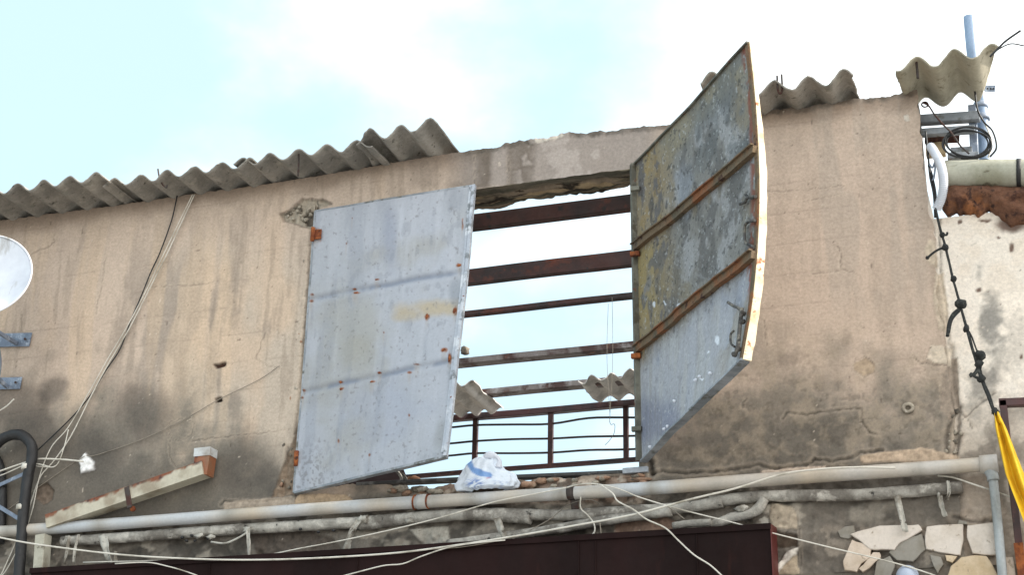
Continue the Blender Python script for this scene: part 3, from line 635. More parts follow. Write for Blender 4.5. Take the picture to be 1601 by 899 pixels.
c5 = crestphase(1264, 117, .26)
ztr = float(np.interp(xw(1250, 168), WT[:, 0], WT[:, 2]))
corrug('corrugated_sheet', crestphase(1096, 125, .26), crestphase(1336, 140, .2), c5, ztr+.035, .26, .2, 'jagged corrugated sheet on the wall head right of the tall open shutter', seed=6, jag=.035, group=G_, amp=.04)
cs_ = crestphase(1113, 118, .44)
corrug('corrugated_sheet', crestphase(1094, 130, .44), crestphase(1140, 125, .44), cs_, ztr+.055, .44, .1, 'small corrugated scrap peeping out left of the tall shutter top', seed=12, jag=.02, group=G_, amp=.045)
c6 = crestphase(1492, 93, .31)
corrug('corrugated_sheet', crestphase(1402, 130, .31), crestphase(1564, 100, .31), c6, ztr+.035, .31, .24,  'corrugated roof fragment jutting past the wall corner beside the blue-grey pipe', m=M_asbp, seed=8, jag=.03, group=G_, amp=.042, tilt=.0, skew=0, inset=(.02, .16))

# ------------------------------------------------------------------ roof beams seen through the opening
def zat(px, py, y): return P(px, py, y)[2]
bx0, bx1 = XL-1.2, XR+1.3
G2 = 'bare steel roof beams across the roofless room'
BEAMS = [(.45, 329, .105, .06, M_beam, 'thickest dark red steel beam, topmost just under the crumbled lintel'),
         (1.15, 416, .115, .05, M_beam, 'thick dark brown steel beam second from the top in the opening'),
         (1.9, 474, .038, .05, M_beam, 'thin bowed dark beam, third down, midway up the window opening'),
         (2.6, 550, .05, .10, M_beaml, 'pale-topped steel beam, fourth down in the window opening'),
         (3.3, 602, .05, .10, M_beaml, 'rust-flaked steel beam lowest in the opening, crossing the far corrugated sheets')]
for i, (y, py, hh, dd, mm, lb) in enumerate(BEAMS):
    z = zat(870, py, y)
    b = thing('roof_beam', lb, 'beam', group=G2)
    x0 = X0+.2; x1 = XE-.25
    bar('web', (x0, y, z), (x1, y, z), .012, hh, mm, b, seg=24, wob=.005, bev=.001)
    bar('flange', (x0, y+dd/2+.007, z+hh/2-.006), (x1, y+dd/2+.007, z+hh/2-.006), dd, .008, mm, b, seg=24, wob=.005, bev=.001)
    bar('flange', (x0, y+dd/2+.007, z-hh/2+.004), (x1, y+dd/2+.007, z-hh/2+.004), dd, .008, mm, b, seg=24, wob=.005, bev=.001)
# ------------------------------------------------------------------ railing at the back of the room
YR = 3.75
rl = thing('railing', 'maroon steel railing with three bent thin rods at the back of the room', 'railing')
za, zb_ = zat(870, 641, YR), zat(870, 728, YR)
rx0, rx1 = X0+.2, XE-.25
bar('top_rail', (rx0, YR, za), (rx1, YR, za), .07, .055, M_rail, rl, seg=16, wob=.01)
bar('bottom_rail', (rx0, YR, zb_), (rx1, YR, zb_), .04, .038, M_rail, rl, seg=16, wob=.01)
for px in (250, 370, 490, 605, 743, 861, 979, 1090, 1210, 1330):
    x = P(px, 690, YR)[0]; bar('post', (x, YR, zb_+.018 if 700 < px < 1000 or px % 120 == 10 else zf), (x, YR, za-.027), .045, .04, M_rail, rl, up=(0, 1, 0))
for k, (a, b, c_, d) in enumerate((((668), 664, 655, 657), (693, 687, 684, 683), (712, 709, 705, 702))):
    pts = []
    for px, py in ((250, a+30), (400, a+20), (560, a+10), (640, a+4), (700, a+1-2*k*0), (743, a-3), (800, b), (861, c_+4 if 0 else b-1), (920, c_-1), (979, c_-2), (1080, d-4), (1330, d-16)):
        pts.append(P(px, py, YR-.005))
    tube('rod', pts, .010, M_wire, rl, 6, 4)
# far corrugated remnants hanging on the lower slope
M_farp = mat('painted_sunlit_cement_sheet', A(232, 228, 222), ((A(196, 192, 186), 6, .5, .64, S1),), rough=.9, bump=((40, .4, .004),))  # base colour raised to stand in for sunlight on these sheets
def farsheet(xl, xr, py, lb, seed, ncr, m_, ya=2.85, yb=3.68, drop=.02, jl=.05):
    """flutes run away from the street and end on the railing's top rail"""
    ny, nx = 16, int(ncr*18); zb3 = zat(870, py, yb); x0 = P(xl, py, yb)[0]; x1 = P(xr, py, yb)[0]
    u = np.linspace(0, 1, nx)[None]; t = np.linspace(0, 1, ny)[:, None]
    X = x0+(x1-x0)*u+0*t; Ya = ya+.30*(fbm(u*5, u*0+seed, 3, seed)-.5)
    Y = Ya+(yb+.05*(fbm(u*6, u*0+seed, 2, seed+4)-.5)-Ya)*t
    X = X+jl*(fbm(t*6, t*0+seed, 3, seed+7)-.5)*((1-ss(0, .12, u))+ss(.88, 1, u))
    Z = zb3+drop*(1-t)+.026*np.cos(2*math.pi*ncr*u+seed*.9)
    o = gridmesh('corrugated_sheet', np.stack([X, Y, Z], -1), m_, None, None, back=np.stack([X, Y, Z-.009], -1))
    tag(o, lb, 'roofing sheet', 'corrugated remnants at the back of the room')
farsheet(640, 786, 634, 'grey corrugated remnant behind the lower beam, next to the left shutter', 1, 6, M_farp, ya=2.95)
farsheet(932, 1075, 630, 'pale corrugated remnant behind the lower beam, next to the right shutter', 2, 4.6, M_farp, ya=3.1, drop=.0)
tag(blobmesh('mortar_lump', P(727, 549, 2.55), (.035, .04, .035), M_rubb, None, .5, 2.5, 12, 5), 'small crumbly grey lump on the fourth beam at the left shutter edge', 'rubble')

# ------------------------------------------------------------------ window sill track and odds and ends behind it
tr = thing('window_track', 'weathered dark metal bottom track lying along the window sill', 'window frame')
bar('track', P(560, 759, .03), P(1010, 738, .03), .07, .022, M_frame, tr, seg=20, wob=.006).data.materials[0] = mat('sooty_track_metal', A(64, 62, 60), ((A(110, 108, 104), 7, .52, .62, S1), (A(40, 36, 34), 12, .55, .65, S1)), rough=.7, bump=((50, .7, .003),))
bar('bracket', P(975, 738, -.005), P(1014, 735, -.005), .05, .035, M_frame, tr)
mp_ = thing('dark_void_panel', 'dark panel added for the unlit void inside below the left shutter', 'dark panel')  # added panel whose dark colour stands in for the shaded interior
V = [P(470, 765, .12), P(640, 758, .12), P(628, 728, .3), P(470, 735, .3)]
mesh('panel', V+[v+np.array([0, .01, 0]) for v in V], [(0, 1, 2, 3), (7, 6, 5, 4), (0, 4, 5, 1), (1, 5, 6, 2), (2, 6, 7, 3), (3, 7, 4, 0)], M_canopy, mp_)
tag(blobmesh('brown_bundle', P(645, 752, .12), (.055, .03, .028), mat('brown_cloth', A(112, 76, 52), rough=.9, bump=((20, .6, .01),)), None, .35, 2, 16, 3), 'small brown lump lying on the sill beneath the left shutter', 'bundle')
rag = []
for j in range(12):
    t = j/11
    rag.append([P(617+8*math.sin(t*3)+u*(9+6*t), 737+t*25, .07+.02*math.sin(u*9+t*4)) for u in np.linspace(0, 1, 9)])
rag = np.array(rag); tag(gridmesh('rag', rag, M_rag, None, None, back=rag+np.array([0, .003, 0])), 'crumpled whitish rag hanging on the sill beneath the left shutter', 'rag')
for k, (a, b, c_) in enumerate((((951, 475), (949, 560), (954, 655)), ((957, 465), (958, 560), (953, 660)))):
    tube('thread', [P(*a, .3), P(*b, .3), P(*c_, .3)], .0016, M_cabg, None, 4, 5)
for o in [o for o in COL.objects if o.name.startswith('thread')]: tag(o, 'fine pale thread dangling in the opening, %s of the close pair' % ('right' if '.0' in o.name else 'left'), 'thread', 'threads dangling in the opening')
tag(tube('string', [P(953, 658, .3), P(955, 664, .3), P(961, 664, .3), P(960, 678, .3), P(952, 690, .3), P(946, 696, .3)], .002, M_cabg, None, 4, 5), 'short kinked string end hanging over the back railing', 'string')

# ------------------------------------------------------------------ left shutter
def leaf_pts(Hf, Ff, ns, nt, bulge=None):
    S = np.zeros((nt, ns, 3))
    for j in range(nt):
        t = j/(nt-1); a = Hf(t); b = Ff(t)
        for i in range(ns):
            s = i/(ns-1); S[j, i] = a+(b-a)*s
            if bulge: S[j, i] = S[j, i]+bulge(s, t)
    return S
ls = thing('window_shutter', 'left grey-blue sheet metal shutter with rust spots, nearly closed and twisted outward at the bottom', 'shutter')
hz0, hz1 = P(492, 329, -.03), P(460, 771, -.03)
fz0 = P(741, 289, -.06); fz1 = P(696, 713, -.50)
Hl = lambda t: hz0+(hz1-hz0)*t
def Fl(t):
    p = fz0+(fz1-fz0)*t; q = P(*(np.array([741, 289])+(np.array([696, 713])-np.array([741, 289]))*t+np.array([3*math.sin(t*math.pi), 0])), p[1]); return q
NS, NT = 200, 330
S = leaf_pts(Hl, Fl, NS, NT)
s_ = np.linspace(0, 1, NS)[None]; t_ = np.linspace(0, 1, NT)[:, None]
nrm = unit(np.cross(S[0, -1]-S[0, 0], S[-1, 0]-S[0, 0])); nrm = nrm if nrm[1] < 0 else -nrm
u_, v_ = s_*1.25+0*t_, t_*2.0+0*s_
lx, ly = proj(S[..., 0], S[..., 1], S[..., 2])
dent = (fbm(u_*1.6, v_*1.6, 3, 200)-.5)*.03
cr = [([(487, 466), (560, 452), (640, 438), (728, 424)], 4.5), ([(468, 613), (540, 598), (620, 583), (712, 563)], 4.5)]
c = np.broadcast_to(A(176, 179, 186), lx.shape+(3,)).copy()
c = mixc(c, A(184, 187, 196), ss(.4, .65, fbm(u_*2.5, v_*1.2, 4, 201))*.8)
c = mixc(c, A(166, 164, 158), ss(.48, .68, fbm(u_*2, v_*2.4+3, 4, 202))*.6)
c = mixc(c, A(140, 146, 158), ss(.54, .7, fbm(u_*11, v_*1.2, 4, 203))*.3)
c = mixc(c, A(196, 198, 206), ss(.56, .7, fbm(u_*16, v_*.9, 4, 204))*.3)
for (x, y, a, b, cc, k) in ((690, 482, 80, 17, A(188, 172, 144), .85), (640, 494, 34, 12, A(186, 170, 142), .7), (555, 520, 60, 70, A(168, 164, 150), .45), (610, 375, 14, 60, A(150, 156, 172), .6), (628, 350, 5, 50, A(196, 200, 210), .5), (600, 640, 80, 60, A(166, 172, 188), .5), (715, 460, 16, 30, A(138, 144, 152), .6), (708, 590, 9, 60, A(138, 144, 150), .5), (714, 310, 16, 26, A(146, 150, 158), .5), (690, 680, 16, 34, A(150, 152, 152), .6)):
    m = 1-ss(.3, 1.15, np.hypot((lx-x)/a, (ly-y)/b)+.9*(fbm(u_*8, v_*8, 4, 205)-.5)); c = mixc(c, cc, m*k)
for pts, w in cr:
    d = polyd(lx, ly+4*(fbm(u_*6, v_*0, 2, 206)-.5), pts); m = np.exp(-(d/w)**2); c = mixc(c, A(130, 138, 154), m*.6*(.35+ss(.3, .6, fbm(u_*7, v_*3, 3, 207)))); dent -= m*.008
    dent += np.exp(-((d-8)/6)**2)*.003
m = ss(.72, .8, fbm(u_*42, v_*36, 3, 208)); c = mixc(c, A(124, 120, 118), m*.5)
m = ss(.62, .7, fbm(u_*26, v_*14, 4, 209))*ss(.5, .6, fbm(u_*3, v_*3, 2, 210)); c = mixc(c, A(136, 140, 148), m*.3)
m = (1-ss(4, 40, np.hypot((lx-488), (ly-745)*.5)))*ss(.52, .6, fbm(u_*50, v_*50, 3, 219)); c = mixc(c, A(110, 104, 100), m*.5)
RS = [(553, 451, 5, 2), (588, 436, 5, 2), (556, 456, 6, 2.5), (718, 415, 5, 4), (712, 487, 4.5, 9), (668, 495, 4, 8), (695, 548, 6, 4), (704, 560, 3.5, 11), (532, 597, 4, 2.5), (534, 608, 4, 3), (582, 597, 5, 2), (594, 583, 5, 2), (641, 583, 4, 2.5), (652, 570, 7, 2), (488, 460, 4, 3), (486, 470, 4, 3), (474, 610, 3, 2.5), (473, 622, 3, 2.5), (723, 350, 2, 10), (578, 712, 2, 3), (541, 380, 1.5, 2.5), (462, 717, 7, 7), (493, 366, 8, 12), (550, 340, 1.5, 2), (600, 520, 1.5, 2), (640, 650, 1.5, 3), (530, 690, 2, 4)]
RS = [(x if i != 2 else 556, y if i != 2 else 457, a, b) for i, (x, y, a, b) in enumerate(RS)]
for (x, y, a, b) in RS:
    m = 1-ss(.45, 1.1, np.hypot((lx-x)/a, (ly-y)/b)+1.2*(fbm(u_*30, v_*30, 3, 211)-.5)); c = mixc(c, A(150, 92, 56), m*.9)
    m = 1-ss(.2, .7, np.hypot((lx-x)/a, (ly-y)/b)+1.2*(fbm(u_*50, v_*50, 3, 212)-.5)); c = mixc(c, A(92, 56, 40), m*.7)
    m = (1-ss(.3, 1.6, np.abs(lx-x+.05*(ly-y))/(a*.6)))*ss(0, 3, ly-y)*(1-ss(5, 26, ly-y)); c = mixc(c, A(176, 160, 142), m*.3)
F = S+nrm*dent[..., None]; F = F.astype(float)
gridmesh('sheet_panel', F, M_paint, ls, np.clip(c*.93, 0, .85), back=F-nrm*.003)
def edgebar(name, pts, w, h, m, par, nrmv, off=0.0):
    V = []; Fc = []; n = len(pts); ws = w if isinstance(w, list) else [w]*n
    for i, p in enumerate(pts):
        w = ws[i]; t = unit(pts[min(i+1, n-1)]-pts[max(i-1, 0)]); nn = unit(nrmv[i] if isinstance(nrmv, list) else nrmv); s = unit(np.cross(t, nn)); q = np.asarray(p)+nn*off
        for a, b in ((-1, -1), (1, -1), (1, 1), (-1, 1)): V.append(q+s*a*w/2+nn*b*h/2)
    for i in range(n-1):
        for k in range(4): Fc.append((i*4+k, i*4+(k+1) % 4, i*4+4+(k+1) % 4, i*4+4+k))
    Fc += [(3, 2, 1, 0), tuple((n-1)*4+k for k in range(4))]
    return mesh(name, V, Fc, m, par)
M_rim = mat('pale_worn_edge', A(176, 182, 192), ((A(206, 210, 216), 7, .5, .6, S1), (A(126, 130, 134), 12, .56, .64, S1), (RUST, 20, .66, .7, S1)), rough=.55, bump=((60, .4, .002),))
edgebar('frame_edge', [F[j, -1] for j in range(0, NT, 12)]+[F[-1, -1]], .022, .03, M_rim, ls, nrm, 0.0)
edgebar('frame_edge', [F[j, -1]+(F[j, -2]-F[j, -1])*4 for j in range(0, NT, 12)], .016, .008, M_rim, ls, nrm, .004)
edgebar('frame_edge', [F[-1, i] for i in range(0, NS, 12)]+[F[-1, -1]], .014, .045, M_frame, ls, nrm, -.022)
edgebar('frame_edge', [F[0, i] for i in range(0, NS, 12)]+[F[0, -1]], .012, .04, M_frame, ls, nrm, -.018)
edgebar('frame_edge', [F[j, 0] for j in range(0, NT, 12)]+[F[-1, 0]], .014, .045, M_frame, ls, nrm, -.02)
for y0_, x0_ in ((366, 489), (717, 463)):
    hp = P(x0_, y0_, -.05); hg = tube('hinge', [hp+np.array([0, 0, -.05]), hp+np.array([0, 0, .05])], .014, M_rust, ls, 10, 2, .3)
    bar('hinge_plate', hp+np.array([.03, .012, -.035]), hp+np.array([.03, .012, .035]), .06, .006, M_rust, hg, up=(0, 1, 0))
for (x, y, a, b) in RS[:12]:                                 # blistered rust scabs stand proud
    j = int(np.argmin((lx-x)**2+(ly-y)**2)); p = F.reshape(-1, 3)[j]
    blobmesh('rust_scab', p, np.array([a*.0026, .004, b*.0026]), M_rust, ls, .7, 2.5, 8, j % 50)

# ------------------------------------------------------------------ right shutter
rs = thing('window_shutter', 'tall right metal shutter swung wide open, bowed, mottled inner side with two rusty braces', 'shutter')
H0, H1 = P(992, 258, -.03), P(1002, 722, -.03)
frp = [(0, 1171, 66), (.17, 1180, 150), (.33, 1185, 225), (.5, 1187, 300), (.66, 1184, 390), (.83, 1175, 480), (1, 1161, 562)]
zt_, zb2 = H0[2], H1[2]
ctrl = []
for t, x, y in frp:
    q0 = PZ(1171, 66, zt_); q1 = PZ(1170, 567, zb2)
    yy = q0[1]+(q1[1]-q0[1])*t-.06*math.sin(t*math.pi)
    ctrl.append(P(x, y, yy))
ctrl = np.array(ctrl); tk = np.array([f[0] for f in frp])
def smooth_interp(t):
    pts = spline(ctrl, 10); k = t*(len(pts)-1); i = min(int(k), len(pts)-2); return pts[i]+(pts[i+1]-pts[i])*(k-i)
_sp = np.array(spline(ctrl, 10))
def Fr(t):
    k = t*(len(_sp)-1); i = min(int(k), len(_sp)-2); return _sp[i]+(_sp[i+1]-_sp[i])*(k-i)
Hr = lambda t: H0+(H1-H0)*t
S = leaf_pts(Hr, Fr, 190, 330)
NS, NT = 190, 330
s_ = np.linspace(0, 1, NS)[None]; t_ = np.linspace(0, 1, NT)[:, None]
u_, v_ = s_*1.7+0*t_, t_*2.0+0*s_
e1 = S[1:, :][:, :].copy()
du = np.gradient(S, axis=1); dv = np.gradient(S, axis=0); NN = np.cross(du, dv); NN /= np.linalg.norm(NN, axis=-1, keepdims=True)
if NN[100, 100] @ (CAM-S[100, 100]) < 0: NN = -NN            # NN points to the inner side, the one the street sees
lx, ly = proj(S[..., 0], S[..., 1], S[..., 2])
wx = lx+(fbm(u_*7, v_*7, 4, 301)-.5)*26; wy = ly+(fbm(u_*7, v_*7, 4, 302)-.5)*26
c = np.broadcast_to(A(130, 128, 124), lx.shape+(3,)).copy()
c = mixc(c, A(156, 156, 158), ss(.45, .62, fbm(u_*5, v_*4, 5, 303))*.75)
c = mixc(c, A(96, 94, 92), ss(.5, .62, fbm(u_*8+3, v_*6, 5, 304))*.8)
c = mixc(c, A(132, 120, 96), ss(.52, .64, fbm(u_*4+9, v_*3, 5, 305))*.6)
# ochre-olive border along the hinge and the top edge
topd = polyd(wx, wy, [(992, 258), (1171, 66)]); hind = polyd(wx, wy, [(992, 258), (1000, 560)])
m = (1-ss(18, 44, topd))*(1-ss(1150, 1176, wx)); c = mixc(c, A(136, 128, 108), m*.8)
m = (1-ss(34, 66, hind))*(1-ss(520, 580, wy)); c = mixc(c, A(142, 127, 100), m*.8)
m = (1-ss(20, 50, hind))*ss(370, 400, wy)*(1-ss(480, 540, wy)); c = mixc(c, A(158, 140, 92), m*.7)
m = ss(.55, .63, fbm(u_*9, v_*5, 4, 306))*(1-ss(40, 70, hind))*(1-ss(520, 560, wy)); c = mixc(c, A(92, 92, 96), m*.8)
m = ss(.58, .66, fbm(u_*13, v_*9, 4, 316))*(1-ss(30, 60, hind))*(1-ss(560, 600, wy)); c = mixc(c, A(156, 130, 76), m*.45)
for (x, y, a, b, cc, k) in ((1020, 330, 5, 34, A(70, 70, 72), .8), (1012, 450, 6, 30, A(120, 124, 132), .8), (1068, 300, 16, 50, A(150, 156, 166), .6), (1040, 440, 40, 40, A(128, 118, 98), .5)):
    m = 1-ss(.35, 1.1, np.hypot((wx-x)/a, (wy-y)/b)); c = mixc(c, cc, m*k)
m = ss(1060, 1090, wx)*(1-ss(250, 300, wy))*ss(.46, .58, fbm(u_*7, v_*7, 5, 307)); c = mixc(c, A(98, 102, 104), m*.55)
# greyer-blue smooth lower third
l2 = ss(-20, 30, wy-(560-(wx-1000)*.84)); c = mixc(c, A(164, 166, 174), l2*.9); c = mixc(c, A(142, 146, 158), l2*ss(.45, .62, fbm(u_*4, v_*2.2, 4, 308))*.8); c = mixc(c, A(168, 168, 168), l2*ss(.52, .66, fbm(u_*10, v_*1.6, 4, 309))*.6)
l3 = ss(.35, 0, np.abs(wy-(660-(wx-1000)*.84))/60); m = ss(1100, 1150, wx)*l2*ss(.45, .6, fbm(u_*6, v_*6, 4, 310)); c = mixc(c, A(150, 142, 128), m*.6)
m = l2*(1-ss(.3, 1.1, np.hypot((wx-1030)/46, (wy-660)/50))); c = mixc(c, A(112, 116, 136), m*.7)
# drips, flecks, scratches, flakes
m = ss(.57, .68, fbm(u_*24, v_*2.0, 4, 311)); c = mixc(c, A(112, 106, 98), m*.22)
m = ss(.66, .74, fbm(u_*46, v_*40, 3, 312))*(1-.7*l2); c = mixc(c, A(62, 60, 58), m*.7)
m = ss(.71, .78, fbm(u_*50+7, v_*44, 3, 313)); c = mixc(c, A(186, 188, 190), m*.5)
m = ss(.62, .66, fbm(u_*9+v_*12, v_*60-u_*50, 3, 314))*ss(370, 420, wy)*(1-l2)*ss(1030, 1060, wx); c = mixc(c, A(176, 178, 182), m*.2)
m = 1-ss(0, 12, lx-(-9999)); edge = polyd(lx, ly, [(f[1]-7, f[2]+4) for f in frp])
m = (1-ss(2, 9, edge))*ss(.4, .52, fbm(u_*20, v_*14, 3, 315))*(1-ss(440, 480, ly)); c = mixc(c, A(128, 66, 40), m*.85)
for (x, y, a, b) in ((1063, 480, 8, 6), (1126, 439, 4, 4), (1122, 530, 6, 5), (1098, 589, 3, 2), (1105, 550, 2.5, 2), (1040, 470, 2.5, 2.5), (1022, 476, 3, 4)):
    m = 1-ss(.6, 1.1, np.hypot((wx-(fbm(u_*7, v_*7, 4, 301)-.5)*16-x)/a, (wy-y)/b)); c = mixc(c, A(214, 218, 226), m)
bul = (fbm(u_*1.5, v_*1.5, 3, 320)-.5)*.05*np.sin(np.clip(s_, 0, 1)*math.pi)*np.ones_like(t_)
F = S+NN*bul[..., None]
c = c*np.array([1.12, 1.11, 1.09])*(1+.14*l2[..., None])
gridmesh('sheet_panel', F, M_paint2, rs, np.clip(c, 0, .85), back=F-NN*.003)
nl = lambda jj, ii: [NN[j, i] for j, i in zip(jj, ii)]
js = list(range(0, NT, 10))+[NT-1]; is_ = list(range(0, NS, 10))+[NS-1]
M_edgeo = mat('olive_grey_steel_edge', A(96, 94, 84), ((A(126, 124, 112), 6, .48, .6, S1), (A(84, 78, 64), 11, .55, .64, S1), (RUST, 14, .62, .68, S1)), rough=.8, bump=((60, .7, .003),))
# free stile: cream outer face wrapping the edge, rusty inner lip
outd = [unit(F[j, -1]-F[j, -4]) for j in js]
sw = [float(np.interp(j/NT, [0, .18, .4, 1], [.006, .022, .040, .044])) for j in js]
sw = [q*(1+.05*math.sin(k*2.3)+.03*math.sin(k*5.1)) for k, q in enumerate(sw)]
edgebar('stile', [F[j, -1]+outd[k]*.004-NN[j, -1]*sw[k]/2 for k, j in enumerate(js)], sw, .010, M_cream, rs, outd)
edgebar('stile_lip', [F[j, -1]-outd[k]*.018+NN[j, -1]*.004 for k, j in enumerate(js)], .034, .008, M_brace, rs, [NN[j, -1] for j in js])
edgebar('top_rail', [F[0, i]-NN[0, i]*.0 for i in is_], .012, .03, M_edgeo, rs, [NN[0, i] for i in is_], .002)
edgebar('bottom_rail', [F[-1, i] for i in is_], .012, .05, M_frame, rs, [NN[-1, i] for i in is_], -.014)
edgebar('hinge_stile', [F[j, 1] for j in js], .03, .04, M_edgeo, rs, [NN[j, 1] for j in js], .012)
for ta, tb, k in ((.30, .355, 0), (.645, .685, 1)):         # two angle braces
    pts = []; nn = []
    for i in is_:
        s = i/(NS-1); j = int((ta+(tb-ta)*s)*(NT-1)); pts.append(F[j, i]+NN[j, i]*.016); nn.append(NN[j, i])
    br = edgebar('brace', pts, .042, .03, M_brace, rs, nn)
    edgebar('brace_flange', [p+NN[150, 100]*.018+np.array([0, 0, .026]) for p in pts], .008, .02, M_brace, br, nn)
def onleaf(x, y, off=.02):
    j = int(np.argmin((lx-x)**2+(ly-y)**2)); jj, ii = divmod(j, NS); return F[jj, ii]+NN[jj, ii]*off
M_bolt = mat('oily_iron', A(84, 80, 76), ((A(130, 124, 112), 20, .52, .62, S1), (A(44, 40, 38), 16, .55, .62, S1)), rough=.7, bump=((80, .6, .003),))
tube('latch_hook', [onleaf(1162, 320), onleaf(1170, 316), onleaf(1174, 310), onleaf(1187, 309)], .009, M_bolt, rs, 8, 4)
tube('latch_hook', [onleaf(1170, 305), onleaf(1176, 309), onleaf(1182, 312)], .007, M_bolt, rs, 8, 3)
tube('pull_handle', [onleaf(1190, 346), onleaf(1174, 349), onleaf(1170, 356), onleaf(1170, 378), onleaf(1176, 384), onleaf(1188, 388)], .008, M_bolt, rs, 8, 4)
tube('slide_bolt', [onleaf(1146, 474, .03), onleaf(1154, 480, .03), onleaf(1162, 484, .03), onleaf(1170, 490, .03)], .008, M_bolt, rs, 8, 4)
tube('slide_bolt', [onleaf(1169, 484, .03), onleaf(1166, 512, .03), onleaf(1162, 545, .03), onleaf(1157, 560, .03)], .011, M_bolt, rs, 8, 4)
tube('slide_bolt', [onleaf(1156, 520, .03), onleaf(1152, 526, .035), onleaf(1154, 540, .04), onleaf(1158, 545, .03)], .006, M_bolt, rs, 8, 4)
for x, y in ((1168, 492), (1167, 505), (1155, 556), (1160, 548)): blobmesh('bolt_keeper', onleaf(x, y, .022), (.018, .014, .014), M_bolt, rs, .4, 2, 8, x)
for x, y in ((1000, 296), (1000, 398), (1003, 672), (1002, 558)):
    p = onleaf(x, y, .03); bar('hinge', p+np.array([-.03, .0, 0]), p+np.array([.03, -.0, 0]), .03, .03, M_rust if y in (398, 558) else M_edgeo, rs)
for x, y in ((1092, 596), (1098, 590), (1060, 628), (1045, 672), (1050, 668), (1020, 700), (1115, 585)): blobmesh('paint_flake', onleaf(x, y, .012), (.011, .005, .009), M_white, rs, .7, 3, 8, y)

# ------------------------------------------------------------------ long plastic pipe and the wrapped pipe under it
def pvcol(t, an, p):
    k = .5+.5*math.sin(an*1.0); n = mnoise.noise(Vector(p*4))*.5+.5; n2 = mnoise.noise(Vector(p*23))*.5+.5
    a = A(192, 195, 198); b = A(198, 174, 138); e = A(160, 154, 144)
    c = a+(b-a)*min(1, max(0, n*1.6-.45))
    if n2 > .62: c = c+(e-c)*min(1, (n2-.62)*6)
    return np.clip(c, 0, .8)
up_ = thing('drain_pipe', 'long aged plastic drain pipe running the full width below the window', 'pipe')
ptsU = [P(x, y, -.085) for x, y in ((-120, 838), (0, 832), (200, 818), (400, 803), (600, 789), (800, 777), (1000, 765), (1200, 750), (1400, 736), (1500, 729), (1544, 726))]
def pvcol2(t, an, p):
    # same noise-mixed grey and tan all round the pipe
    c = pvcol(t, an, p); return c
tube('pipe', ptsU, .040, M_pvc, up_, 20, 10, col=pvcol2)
for (x, y, w, r) in ((661, 785, 8, .046), (1546, 726, 14, .052)):
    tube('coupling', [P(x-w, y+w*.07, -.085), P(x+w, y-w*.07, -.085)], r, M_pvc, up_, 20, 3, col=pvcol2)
for x, y in ((649, 786), (670, 784), (1535, 727)): tube('seal_ring', [P(x-1, y, -.085), P(x+1, y, -.085)], .048, M_rust, up_, 18, 1)
cl_ = tube('pipe_clip', [P(888, 771, -.085), P(899, 770.3, -.085)], .044, M_wire, up_, 20, 1)
bar('clip_tail', P(897, 782, -.07), P(900, 800, -.03), .045, .015, M_wire, cl_)
M_soc = M_pvcl
vp = thing('drain_pipe', 'pale vertical plastic drain pipe dropping over the stone facing at bottom right', 'pipe')
tube('pipe', [P(1552, 742, -.085), P(1560, 820, -.085), P(1570, 930, -.085)], .026, M_pvcl, vp, 14, 5)
tube('elbow', [P(1546, 735, -.085), P(1551, 742, -.085), P(1553, 752, -.085)], .033, M_pvcl, vp, 14, 4)
lp = thing('wrapped_pipe', 'lumpy grey wrapped pipe beneath the long drain pipe, tape hanging off it', 'pipe')
tube('pipe', [P(x, y, -.05) for x, y in ((98, 847), (180, 842), (260, 836), (330, 831), (390, 827), (480, 822), (560, 817), (620, 812), (700, 806), (760, 805), (830, 812))], .036, M_wrap, lp, 16, 14, .12)
tube('pipe', [P(x, y, -.045) for x, y in ((560, 822), (650, 812), (760, 803), (880, 806), (970, 800), (1060, 795), (1130, 785))], .034, M_wrap, lp, 16, 14, .13)
tube('pipe', [P(x, y, -.04) for x, y in ((1110, 786), (1180, 777), (1260, 775), (1340, 774), (1420, 769), (1505, 762))], .034, M_wrap, lp, 16, 14, .13)
lp2 = thing('wrapped_pipe', 'darker grey pipe branch slanting down to the maroon canopy', 'pipe')
tube('pipe', [P(x, y, -.06) for x, y in ((700, 852), (800, 838), (890, 824), (960, 812), (1050, 800))], .03, M_wrap, lp2, 14, 12, .12)
lp3 = thing('wrapped_pipe', 'short flattened grey pipe stub above the right end of the canopy', 'pipe')
tube('pipe', [P(x, y, -.09) for x, y in ((1052, 823), (1080, 819), (1112, 817))], .022, M_wrap, lp3, 12, 6, .2)
tube('pipe', [P(x, y, -.06) for x, y in ((1112, 822), (1140, 812), (1180, 800), (1196, 780))], .028, M_wrap, lp3, 12, 8, .35)
def strip(name, pts, w, m, par, wav=.012, tw=0.0, seed=0):
    path = np.array(spline([P(*p) for p in pts], 6)); n = len(path); V = np.zeros((n, 6, 3))
    for i in range(n):
        t = i/(n-1); ww = w*(1+.35*(mnoise.noise(Vector((t*5, seed, 0)))))
        for k in range(6):
            s = k/5-.5; V[i, k] = path[i]+np.array([math.cos(tw*t)*s*ww, -math.sin(tw*t)*s*ww-wav*math.sin(s*7+t*4+seed), 0])
    return gridmesh(name, V, m, par, None, back=V+np.array([0, .003, 0]))
